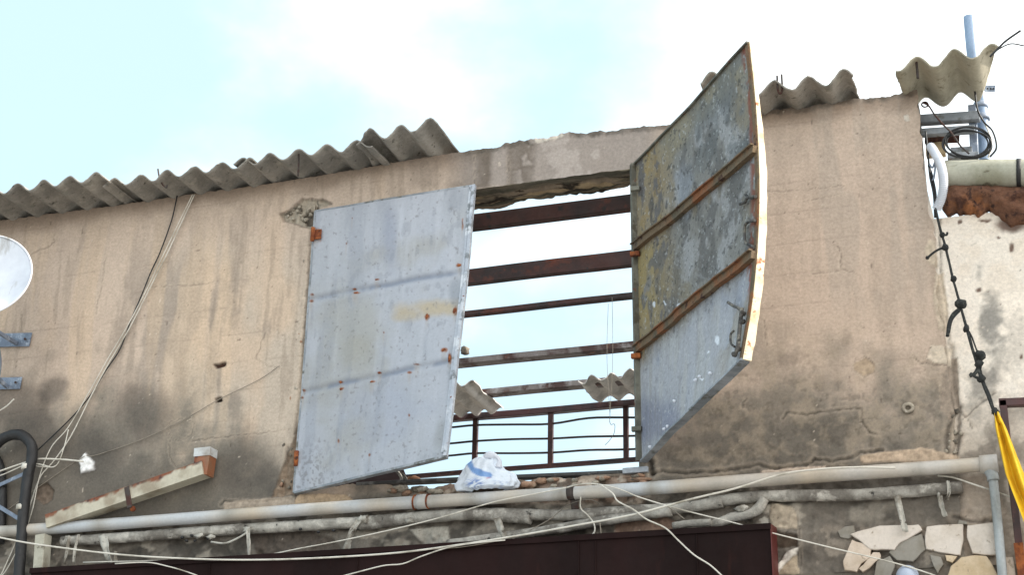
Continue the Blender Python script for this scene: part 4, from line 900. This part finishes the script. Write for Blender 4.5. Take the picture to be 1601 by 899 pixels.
for k, (pts, w) in enumerate(((((106, 838, -.09), (104, 860, -.095), (101, 882, -.09)), .035), (((122, 836, -.09), (117, 860, -.1), (116, 882, -.09)), .018), (((160, 838, -.09), (166, 860, -.1), (172, 882, -.1)), .07), (((181, 862, -.1), (181, 882, -.1)), .02), (((388, 826, -.09), (389, 850, -.1), (388, 872, -.09)), .03), (((563, 812, -.09), (548, 835, -.1), (540, 862, -.09)), .04), (((777, 810, -.09), (785, 835, -.1), (792, 850, -.11)), .05), (((1402, 775, -.07), (1408, 800, -.1), (1416, 832, -.09)), .035), (((1468, 770, -.06), (1472, 790, -.07), (1478, 808, -.06)), .03), (((1482, 752, -.08), (1484, 770, -.09), (1480, 782, -.07)), .02))):
    strip('tape_strip', pts, w, M_rag, lp, .008, .6*(-1)**k, k)
for x, y, s in ((568, 812, .05), (784, 842, .045), (798, 846, .03), (640, 815, .03), (1160, 795, .035), (388, 828, .04), (312, 838, .035), (330, 840, .03)):
    blobmesh('tape_knot', P(x, y, -.08), (s, s*.5, s*.5), M_rag, lp, .7, 2.6, 12, int(x))
# torn holes and hanging scallop on the wrapped pipe
for x, y in ((285, 841), (292, 846), (300, 838), (305, 846), (325, 843), (470, 828), (498, 832), (522, 830)): blobmesh('torn_hole', P(x, y, -.08), (.012, .01, .009), M_blk, lp, .6, 3, 8, int(x+y))
tube('loose_tape', [P(330, 848, -.09), P(352, 850, -.1), P(372, 842, -.1), P(388, 832, -.09)], .007, M_rag, lp, 6, 6)

# ------------------------------------------------------------------ rusty square duct on the left
def rustcol(t, an, p):
    px, py = proj(np.array(p[0]), np.array(p[1]), np.array(p[2])); n = mnoise.noise(Vector(p*14))
    return n
dp = thing('square_downpipe', 'cream square downpipe with rusty top edge slanting across the wall at lower left', 'downpipe')
def duct(name, a, b, w, h, par, rust_top=1.0, cc=(198, 190, 170)):
    a = np.asarray(a, float); b = np.asarray(b, float); t = unit(b-a); s = unit(np.cross(t, (0, 1, 0))); s = s if s[2] > 0 else -s; y = np.array([0, 1., 0])
    L = np.linalg.norm(b-a); nu = max(6, int(L/.008)); prof = []
    for (x0, y0), (x1, y1) in zip([(-1, -1), (1, -1), (1, 1), (-1, 1)], [(1, -1), (1, 1), (-1, 1), (-1, -1)]):
        for k in range(8): prof.append((x0+(x1-x0)*k/8, y0+(y1-y0)*k/8))
    V = []; C = []
    for i in range(nu+1):
        p = a+(b-a)*i/nu
        for x, yy in prof:
            q = p+s*x*h/2+y*yy*w/2; V.append(q)
            n = mnoise.fractal(Vector(q*11), 1, 2, 4); r = 1 if x+.5*n*rust_top > .62 else 0
            e = min(1, max(0, (x+.55*n-.5)*4))*rust_top; n2 = mnoise.noise(Vector(q*30))
            c = A(*cc)*(1-e)+(A(132, 74, 44) if n2 > -.1 else A(84, 46, 34))*e
            d_ = min(1, max(0, mnoise.fractal(Vector(q*7)+Vector((3, 3, 3)), 1, 2, 4)*1.6)); c = c*(1-.6*d_)+A(128, 108, 84)*.6*d_
            C.append(np.clip(c, 0, .8))
    m = len(prof); Fc = []
    for i in range(nu):
        for k in range(m): Fc.append((i*m+k, i*m+(k+1) % m, i*m+m+(k+1) % m, i*m+m+k))
    Fc += [tuple(range(m)), tuple(nu*m+k for k in range(m))]
    return mesh(name, V, Fc, M_cream2, par, False, C)
duct('duct', P(78, 818, -.1), P(322, 734, -.1), .10, .095, dp)
duct('outlet', P(317, 745, -.09), P(322, 712, -.09), .09, .11, dp, 1.4, (150, 96, 66))
ob = duct('outlet_cap', P(321, 716, -.09), P(322, 703, -.09), .10, .12, dp, 0, (206, 208, 208))
cl2 = bar('clamp', P(198, 762, -.156), P(203, 794, -.156), .012, .035, M_wire, dp, up=(1, 0, 0)); blobmesh('clamp_bolt', P(207, 796, -.12), (.02, .02, .02), M_rust, cl2, .4, 2, 8, 1)
post = thing('cream_post', 'short cream square post beneath the drain pipe at far lower left', 'post')
bar('post', P(68, 838, -.12), P(60, 960, -.12), .085, .075, mat('dirty_cream_paint', A(186, 182, 166), ((A(140, 132, 116), 5, .45, .62, S1), (A(96, 86, 74), 12, .58, .66, S1)), bump=((40, .4, .003),)), post, up=(1, 0, 0))
# black insulated hose
hs = thing('insulated_hose', 'thick black insulated hose arching at the far left edge with white tape rings', 'hose')
tube('hose', [P(x, y, -.12) for x, y in ((-70, 740), (-25, 712), (5, 686), (30, 680), (48, 694), (50, 716), (44, 745), (38, 790), (33, 850), (28, 930))], .037, M_blk, hs, 14, 8, .12)
for x, y in ((43, 731), (35, 794)): tube('tape_ring', [P(x+.6, y-4, -.12), P(x-.6, y+4, -.12)], .041, M_cabw, hs, 14, 2, .1)
tube('hose', [P(x, y, -.04) for x, y in ((-60, 700), (-20, 705), (0, 730), (4, 790), (0, 850))], .03, M_blk, hs, 12, 6, .1)

# ------------------------------------------------------------------ maroon canopy
cn = thing('canopy', 'dark maroon sheet steel canopy along the bottom of the picture', 'canopy')
YC = -.17
ca, cb = P(50, 886, YC), P(1204, 823, YC); zc = (ca[2]+cb[2])/2
def panelrow():
    edges = [50, 330, 560, 905, 930, 1300]
    x0, x1 = ca[0], cb[0]
    box('fascia', (x0, YC, zc-.62), (x1, YC+.012, zc-.03), M_canopy, cn)
    box('lip', (x0-.006, YC-.014, zc-.034), (x1+.006, YC+.02, zc), M_canopy, cn)
    mesh('top_sheet', [(x0, YC+.01, zc-.008), (x1, YC+.01, zc-.008), (x1, .0, zc+.02), (x0, .0, zc+.02), (x0, YC+.01, zc-.02), (x1, YC+.01, zc-.02), (x1, .0, zc+.008), (x0, .0, zc+.008)], [(0, 1, 2, 3), (7, 6, 5, 4), (0, 4, 5, 1), (1, 5, 6, 2), (2, 6, 7, 3), (3, 7, 4, 0)], M_canopy, cn)
    for px in (905, 931, 330, 560, 1090):
        x = P(px, 870, YC)[0]; bar('seam', (x, YC-.002, zc-.6), (x, YC-.002, zc-.036), .012, .008, M_canopy, cn, up=(1, 0, 0))
    mesh('end_plate', [(x1+.003, YC-.012, zc-.62), (x1+.003, .0, zc-.62), (x1+.003, .0, zc+.015), (x1+.003, YC-.012, zc-.005), (x1+.008, YC-.012, zc-.62), (x1+.008, .0, zc-.62), (x1+.008, .0, zc+.015), (x1+.008, YC-.012, zc-.005)], [(0, 1, 2, 3), (7, 6, 5, 4), (0, 4, 5, 1), (1, 5, 6, 2), (2, 6, 7, 3), (3, 7, 4, 0)], M_canopyr, cn)
panelrow()

# ------------------------------------------------------------------ satellite dish and brackets
ds = thing('satellite_dish', 'round white satellite dish at the left edge on grey wall brackets', 'satellite dish')
dc = P(-24, 441, -.62); nrm_d = unit(np.array([.30, -.86, .18])); ux = unit(np.cross(nrm_d, (0, 0, 1))); uz = np.cross(ux, nrm_d)
if uz[2] < 0: uz = -uz
RD = .335; nr, na = 16, 72; V = np.zeros((nr, na+1, 3))
for i in range(nr):
    r = RD*i/(nr-1)
    for k in range(na+1):
        a = 2*math.pi*k/na; V[i, k] = dc+(ux*math.cos(a)*1.02+uz*math.sin(a))*r+nrm_d*(.30*(r/RD)**2*.28)
gridmesh('reflector', V, M_white, ds, None, back=V-nrm_d*.004)
tube('rim', [V[-1, k] for k in range(na+1)], .007, M_white, ds, 8, 1)
tube('feed_arm', [dc-uz*RD*.8+nrm_d*.05, dc-uz*RD*.9+nrm_d*.35, dc+nrm_d*.55], .012, M_galv, ds, 8, 4)
blobmesh('feed_horn', dc+nrm_d*.56, (.035, .05, .035), M_white, ds, .0, 1, 16)
tube('mast', [dc-nrm_d*.03-uz*.02, P(-14, 505, -.5), P(-2, 560, -.28), P(-6, 600, -.22)], .02, M_galv, ds, 10, 5)
for (x0, x1, y0, h) in ((-70, 48, 531, .105), (-70, 33, 599, .09)):
    a, b = P(x0, y0+3, -.012), P(x1, y0, -.012)
    pl_ = bar('wall_plate', a, b, .006, h, M_galv, ds)
    tube('bolt', [P(x1-9, y0-1, -.010), P(x1-9, y0-1, -.03)], .009, M_wire, ds, 6, 1)
    bar('strut', P(x1-22, y0+6, -.02), P(-20, y0-22, -.28), .02, .03, M_galv, ds)
for (a, b) in (((38, 741), (-30, 772)), ((30, 812), (-30, 775))): tag(bar('angle_bracket', P(*a, -.08), P(*b, -.08), .006, .028, M_galv), 'thin galvanised angle strip beside the black hose, %s of two' % ('upper' if a[1] < 780 else 'lower'), 'bracket', 'angle strips beside the hose')

# ------------------------------------------------------------------ cables
def cable(pts, r, m, lb, y=-.05, name='cable', grp=None, n_sub=7, cat='cable'):
    q = [P(p[0], p[1], p[2] if len(p) > 2 else y) for p in pts]
    o = tube(name, q, r, m, None, 6, n_sub); return tag(o, lb, cat, grp)
cable([(277, 306), (268, 345), (250, 395), (236, 425), (222, 460), (205, 500), (188, 545), (165, 580), (140, 620), (110, 655), (58, 705)], .0046, M_blk, 'thin black cable running from the eave down to the hose', -.02)
cable([(304, 304), (285, 345), (262, 395), (232, 455), (203, 512), (170, 568), (143, 618), (112, 680), (85, 720), (62, 748), (44, 800), (24, 850), (2, 899), (-20, 940)], .0042, M_cabw, 'right-hand strand of the white cable pair crossing the left wall', -.03)
cable([(301, 304), (281, 345), (257, 395), (228, 455), (199, 510), (168, 562), (140, 612), (107, 668), (80, 700), (62, 745), (50, 800), (34, 845), (14, 885), (0, 905)], .0036, M_cabw, 'left-hand strand of the white cable pair crossing the left wall', -.04)
cable([(107, 672), (100, 700), (88, 728), (66, 730), (40, 726)], .004, M_cabw, 'short white cable loop hanging beneath the white filler patch', -.06)
cable([(437, 572), (405, 594), (342, 625), (290, 655), (220, 688), (150, 712), (128, 716), (60, 762), (0, 806), (-30, 825)], .0026, M_cabg, 'fine dusty wire slanting across the left wall above the rusty downpipe', -.015, 'wire')
cable([(130, 722), (100, 719), (60, 718), (38, 724), (0, 737), (-30, 748)], .0062, M_cabw, 'thick white cable leaving the white filler patch to the left', -.07)
cable([(-30, 748), (0, 744), (40, 727), (60, 726), (80, 731)], .004, M_cabw, 'thin white cable crossing the top of the black hose', -.09)
cable([(-30, 834), (0, 841), (60, 852), (180, 867), (290, 874), (390, 876), (500, 873), (620, 865), (720, 852), (810, 838), (900, 822), (990, 805), (1080, 781), (1150, 764), (1222, 742), (1280, 734), (1340, 731), (1400, 732)], .0062, M_cabw, 'longest white cable sagging across the canopy and up over the drain pipe', -.20)
cable([(130, 880), (370, 873), (480, 856), (580, 836), (680, 812), (770, 786), (840, 772), (885, 763)], .0042, M_cabw, 'thin white cable climbing from the canopy edge to the pipe clip', -.15)
cable([(885, 763), (905, 758), (930, 757), (965, 764), (1000, 778), (1060, 796), (1140, 816), (1204, 833), (1300, 857), (1380, 876), (1440, 893), (1500, 915)], .0042, M_cabw, 'white cable dropping right from the pipe to the stone facing', -.15)
cable([(940, 759), (958, 772), (966, 784), (990, 797), (1010, 812), (1040, 826), (1060, 845), (1085, 868), (1110, 884), (1130, 902)], .005, M_cabw, 'wavy white cable falling over the canopy right of centre', -.21)
cable([(530, 903), (560, 895), (600, 885), (630, 882), (660, 870), (700, 857), (740, 850), (790, 845)], .0042, M_cabw, 'wavy white cable lying on the canopy left of centre', -.21)
cable([(180, 882), (230, 880), (262, 886), (290, 894), (320, 905)], .0042, M_cabw, 'short white cable over the left end of the canopy', -.21)
cable([(1466, 744), (1490, 747), (1520, 757), (1550, 767), (1601, 785), (1640, 798)], .0055, M_cabw, 'white cable passing behind the vertical pipe at the right edge', -.05)
cable([(828, 830), (860, 812), (885, 792), (905, 784), (925, 782), (940, 790)], .0026, M_cabg, 'fine grey wire curling below the pipe clip', -.12, 'wire')
cable([(908, 777), (908, 795), (918, 805), (928, 818), (930, 830), (925, 838)], .0045, M_cabw, 'short dangling white cable end below the pipe clip', -.14)
cable([(938, 818), (940, 836)], .0035, M_cabg, 'very short grey cable end touching the canopy top', -.14)
cable([(-20, 652), (0, 642), (12, 634), (22, 624)], .0055, M_cabw, 'short white cable stub below the lower dish bracket', -.08)
cable([(1040, 790), (1055, 800), (1070, 812)], .003, M_cabg, 'fine wire between pipe and canopy', -.1, 'wire')
cable([(640, 862), (720, 856), (778, 846), (785, 842)], .003, M_cabg, 'thin grey wire along the canopy edge near the tape knot', -.20, 'wire')
# hooks and wire ends at the roof edge
for pts, r, lb in (([(247, 264), (249, 276), (254, 288), (260, 293), (261, 289)], .006, 'bent iron hook on the second sheet from the left'), ([(467, 233), (467, 255), (466, 275)], .006, 'straight dark wire tie on the middle roof sheet'), ([(1432, 90), (1434, 108), (1435, 122)], .009, 'upright nail through the right corner sheet'), ([(1215, 118), (1216, 140), (1220, 146), (1223, 138), (1222, 116)], .007, 'V-shaped iron hook on the jagged sheet right of the tall shutter')):
    tag(tube('roof_hook', [P(x, y, -.24) for x, y in pts], r, M_wire, None, 6, 5), lb, 'hook')

# ------------------------------------------------------------------ cluster at the top right
ms = thing('plastic_pipe', 'blue-grey plastic pipe standing above the corner roof sheet', 'pipe')
tube('pipe', [P(1515, 26, .30), P(1521, 88, .30), P(1532, 150, .30), P(1537, 198, .30), P(1540, 252, .30)], .036, M_pvcg, ms, 20, 5, caps=False)
tube('pipe_bore', [P(1515, 27, .30), P(1515, 29, .30)], .031, M_blk, ms, 16, 1)
for x, y in ((1533, 165), (1536, 184)): tube('saddle_clamp', [P(x, y-4, .30), P(x+.6, y+4, .30)], .044, M_galv, ms, 18, 2)
bk = thing('steel_bracket', 'pale steel box-section bracket carrying the blue-grey pipe', 'bracket')
bar('arm', P(1440, 188, .18), P(1532, 182, .18), .06, .058, M_frame, bk); bar('arm', P(1440, 208, .14), P(1524, 202, .14), .05, .045, M_frame, bk)
bar('upright', P(1520, 165, .22), P(1524, 255, .22), .035, .05, M_galv, bk, up=(1, 0, 0)); bar('foot', P(1482, 246, .05), P(1530, 244, .05), .06, .04, M_frame, bk)
tube('wire_tie', [P(1443, 160, -.03), P(1452, 165, -.04), P(1462, 180, -.04), P(1475, 195, -.05), P(1488, 208, -.05), P(1502, 228, -.07), P(1515, 240, -.08)], .006, M_wire, bk, 6, 6, .3)
tag(tube('wire_knot', [P(1446+5*math.cos(a), 163+4*math.sin(a), -.045+.01*math.sin(3*a)) for a in np.linspace(0, 9, 22)], .005, M_wire, None, 6, 2), 'rusty twisted wire knot at the top corner of the tan wall', 'wire')
bd = tag(bar('wooden_board', P(1446, 216, .25), P(1500, 214, .25), .03, .07, mat('charred_wood', A(74, 46, 38), ((A(110, 74, 56), 8, .5, .64, (6, 1, 1)),), rough=.9)), 'dark charred board end behind the tan wall corner', 'board')
bd2 = tag(bar('concrete_stub', P(1448, 236, .26), P(1478, 233, .26), .06, .085, mat('buff_render', A(206, 184, 146), ((A(170, 148, 116), 9, .45, .6, S1),), rough=.95, bump=((30, .6, .005),))), 'buff rendered stub behind the white corrugated conduit', 'masonry')
tag(bar('grey_box', P(1487, 240, .16), P(1520, 238, .16), .08, .05, M_frame), 'small grey metal box behind the coiled black cable', 'box')
# coil of black cable
cp = []
for k, a in enumerate(np.linspace(0, 2*math.pi*4.3, 150)):
    rr = 1+.09*math.sin(a*1.37+1); cp.append(P(1512+36*rr*math.cos(a)+2*math.sin(a*.31), 224+22*rr*math.sin(a)+2*math.cos(a*.7), -.03+.02*math.sin(a*.53)))
coil = thing('cable_coil', 'coiled black cable resting on the big gutter pipe at upper right', 'cable')
tube('loops', cp, .0055, M_blk, coil, 6, 2)
tube('loose_end', [P(1548, 245, -.05), P(1558, 230, -.06), P(1552, 205, -.05), P(1538, 190, .0), P(1528, 170, .08), P(1524, 140, .1)], .006, M_blk, coil, 6, 6)
tube('loose_end', [P(1545, 246, -.02), P(1551, 225, -.02), P(1543, 200, .0), P(1530, 176, .1)], .005, M_cabw, coil, 6, 6)
cable([(1548, 88, -.4), (1556, 80, -.4), (1572, 64, -.4), (1596, 47, -.42)], .0065, M_blk, 'straight black wire end pointing up from the corner sheet')
cable([(1550, 86, -.4), (1562, 76, -.41), (1580, 68, -.42), (1601, 71, -.42), (1625, 76, -.42)], .004, M_blk, 'curved black wire end arching to the right edge')
tg = thing('metal_tag', 'tiny perforated metal plate right of the blue-grey pipe', 'plate')
bar('plate', P(1540, 138, .2), P(1556, 138, .2), .004, .045, M_galv, tg)
for x in (1544, 1549, 1553): tube('hole', [P(x, 138, .196), P(x, 138, .19)], .006, M_blk, tg, 6, 1)
bar('stalk', P(1528, 141, .3), P(1541, 139, .2), .01, .014, M_galv, tg)
# gutter pipe
gp = thing('gutter_pipe', 'fat pale cement pipe lying on the neighbouring wall at upper right', 'pipe')
tube('pipe', [P(1478, 273, -.02), P(1540, 272, -.02), P(1601, 271, -.02), P(1690, 269, -.02), P(1830, 266, -.02)], .087, mat('mossy_pale_pipe', A(176, 174, 158), ((A(150, 148, 128), 4, .45, .62, S1), (A(104, 98, 80), 9, .62, .7, (1, 1, 2))), rough=.75, bump=((30, .3, .003),)), gp, 32, 6, .012)
tube('strap', [P(1590, 271.4, -.02), P(1597, 271.2, -.02)], .091, M_blk, gp, 32, 1)
# white corrugated conduit
cd_ = [(1455, 229, -.05), (1461, 238, -.1), (1469, 253, -.13), (1474, 272, -.14), (1475, 292, -.13), (1471, 312, -.1), (1464, 327, -.07)]
tag(tube('flexible_conduit', [P(*p) for p in cd_], .028, M_white, None, 16, 22, rfun=lambda t, L, an: .0265+(.003*math.sin(L*2*math.pi/.0105) if t > .3 else .0015)), 'white ribbed flexible conduit curving over the end of the gutter pipe', 'conduit')
tag(tube('steel_clip', [P(1452, 255, -.04), P(1458, 262, -.06), P(1463, 250, -.06), P(1460, 278, -.05), P(1456, 282, -.04)], .006, M_galv, None, 6, 4), 'thin steel clip tucked behind the white ribbed conduit', 'clip')
for k, (pts, r, lb) in enumerate((([(1447, 205), (1451, 240), (1454, 275), (1460, 305), (1462, 340)], .007, 'dark cable hugging the wall corner behind the white conduit'), ([(1452, 258), (1457, 275), (1462, 300), (1463, 325)], .009, 'thicker black cable behind the white ribbed conduit'))):
    cable(pts, r, M_blk, lb, -.045+.006*k)
# ------------------------------------------------------------------ rope and yellow cloth
rp_ = thing('rope', 'dark knotted rope hanging from the conduit to the yellow cloth', 'rope')
def rpt(pts, r, nm='strand', y=-.09): return tube(nm, [P(x, q, y-.12*max(0, (q-400))/240) for x, q in pts], r, M_rope, rp_, 8, 7, .2)
rpt([(1462, 322), (1468, 350), (1476, 378), (1484, 410), (1491, 440), (1499, 468), (1505, 490), (1512, 515), (1522, 550), (1530, 580), (1540, 608), (1555, 646)], .0075)
rpt([(1490, 438), (1497, 462), (1502, 482), (1509, 508), (1520, 548), (1535, 590), (1548, 620), (1556, 648)], .0055)
rpt([(1510, 512), (1518, 524), (1526, 545), (1531, 560), (1534, 582), (1541, 604), (1556, 646)], .005)
for x, y, s in ((1473, 367, .016), (1478, 387, .02), (1491, 436, .018), (1502, 476, .030), (1511, 514, .018), (1532, 556, .030), (1530, 570, .024), (1534, 592, .022), (1556, 644, .02)):
    blobmesh('knot', P(x, y, -.095-.12*max(0, y-400)/240), (s, s, s*1.05), M_rope, rp_, .5, 3, 12, x)
rpt([(1473, 367), (1480, 367), (1481, 363)], .007); rpt([(1478, 386), (1464, 392), (1451, 402)], .007); blobmesh('knot', P(1450, 403, -.09), (.012, .012, .012), M_rope, rp_, .3, 3, 8)
rpt([(1501, 482), (1490, 492), (1484, 506), (1481, 526)], .010); rpt([(1500, 486), (1488, 500), (1483, 520)], .008); rpt([(1531, 572), (1524, 584), (1516, 588)], .011); rpt([(1533, 592), (1526, 590), (1517, 584)], .009)
yc = []
for j in range(44):
    t = j/43; row = []
    lx0 = np.interp(t, [0, .15, .5, 1], [1553.5, 1556, 1572, 1612]); rx0_ = np.interp(t, [0, .15, .35, .6, 1], [1559, 1574, 1590, 1610, 1660]); yy = np.interp(t, [0, 1], [643, 850])
    for i in range(24):
        u = i/23; row.append(P(lx0+(rx0_-lx0)*u, yy+6*math.sin(u*math.pi)*(t < .08)-abs(u-.6)*8, -.22-.035*math.sin(u*9+t*2.2)*min(1, t*4+.3)))
    yc.append(row)
yc = np.array(yc); tag(gridmesh('yellow_cloth', yc, M_yel, None, None, back=yc+np.array([0, .004, 0])), 'bright yellow folded cloth tied to the rope at the right edge', 'cloth')
# brown steel frame at the right edge
bf = thing('gate_post', 'brown rusty steel gate frame standing at the right edge under the yellow cloth', 'gate post')
bar('upright', P(1568, 628, -.05), P(1602, 930, -.05), .05, .04, M_rail, bf, up=(1, 0, 0)); bar('cross_bar', P(1562, 631, -.05), P(1660, 627, -.05), .05, .045, M_rail, bf)
bar('upright', P(1592, 850, -.08), P(1604, 940, -.08), .03, .05, M_rust, bf, up=(1, 0, 0))
# lamp globe peeping in at the bottom
gl_ = thing('lamp_globe', 'small pale blue-white lamp globe at the bottom edge on the stone facing', 'lamp')
blobmesh('globe', P(1419, 902, -.1), (.062, .062, .062), mat('pale_globe', A(178, 188, 206), rough=.35, fine=.02), gl_, 0, 1, 28); tube('collar', [P(1419, 918, -.1), P(1419, 940, -.06)], .04, M_galv, gl_, 14, 2)

# ------------------------------------------------------------------ plastic bag
na, nb_ = 96, 60; V = np.zeros((nb_, na+1, 3)); C = np.zeros((nb_, na+1, 3))
bc = P(762, 768, -.06)
wR = np.linalg.norm(P(808, 768, -.06)-P(709, 771, -.06))/2; hB = (P(762, 718, -.06)-P(762, 771, -.06))[2]
for j in range(nb_):
    t = j/(nb_-1)
    r = np.interp(t, [0, .05, .18, .4, .62, .8, .93, 1], [.55, .93, 1.0, .86, .62, .50, .40, .02])
    for k in range(na+1):
        a = 2*math.pi*(k % na)/na; fold = .07*math.sin(a*7+t*5+2*math.sin(a*2))+.05*math.sin(a*13-t*8)+.10*mnoise.noise(Vector((math.cos(a)*1.6, math.sin(a)*1.6, t*3)))
        rr = r*(1+fold*(.5+.9*t)); sh = -.16*ss(.3, .7, t)*(1-.5*ss(.8, 1, t))
        V[j, k] = bc+np.array([wR*(rr*math.cos(a)+sh), -.0+.085*rr*math.sin(a), hB*t*(1+.05*math.sin(a*3+1))+.012*mnoise.noise(Vector((math.cos(a)*3, math.sin(a)*3, t*6)))])
px, py = proj(V[..., 0], V[..., 1], V[..., 2])
c = np.broadcast_to(A(230, 239, 250), px.shape+(3,)).copy()
nn_ = fbm(px*.12, py*.12, 4, 401)
front = V[..., 1] < bc[1]+.01
m = (1-ss(.6, 1.05, np.abs(polyd(px, py, [(733, 723), (738, 733), (750, 740), (766, 743)]))/5.5+.7*(nn_-.5)))*front; c = mixc(c, A(100, 150, 212), m*.9)
m = (1-ss(.4, 1.1, np.hypot((px-742)/19, (py-756)/11)+.6*(nn_-.5)))*front*ss(.46, .54, fbm(px*.5, py*.5, 3, 402)); c = mixc(c, A(92, 130, 196), m*.85)
m = (1-ss(.4, 1.1, np.hypot((px-782)/20, (py-758)/10)))*front*ss(.5, .6, fbm(px*.35, py*.35, 3, 403)); c = mixc(c, A(150, 172, 214), m*.6)
m = (1-ss(.3, 1, np.hypot((px-764)/7, (py-748)/3)))*front*ss(.5, .6, fbm(px*.6, py*.6, 2, 404)); c = mixc(c, A(190, 110, 130), m*.6)
bg_ = thing('plastic_bag', 'knotted white plastic bag with blue print sitting on the drain pipe', 'plastic bag')
gridmesh('bag', V, M_bag, bg_, np.clip(c, 0, .85))
tube('knot_ear', [bc+np.array([-.03, 0, hB*.93]), bc+np.array([.02, -.01, hB*1.04]), bc+np.array([.07, 0, hB*.86]), bc+np.array([.08, -.01, hB*.62])], .022, M_bag, bg_, 10, 6, .8, col=lambda t, a, p: A(226, 230, 240))

# ------------------------------------------------------------------ ground and opposite kerb (out of frame, they bounce the daylight)
g = mesh('street', [(-600, -600, 0), (600, -600, 0), (600, 600, 0), (-600, 600, 0)], [(0, 1, 2, 3)], M_ground); tag(g, 'pale concrete street at the foot of the houses', None, None, 'structure')
pv = box('pavement', (-40, -1.2, .004), (40, -.02, .12), M_core); tag(pv, 'raised pavement along the foot of the houses', None, None, 'structure')
settle()
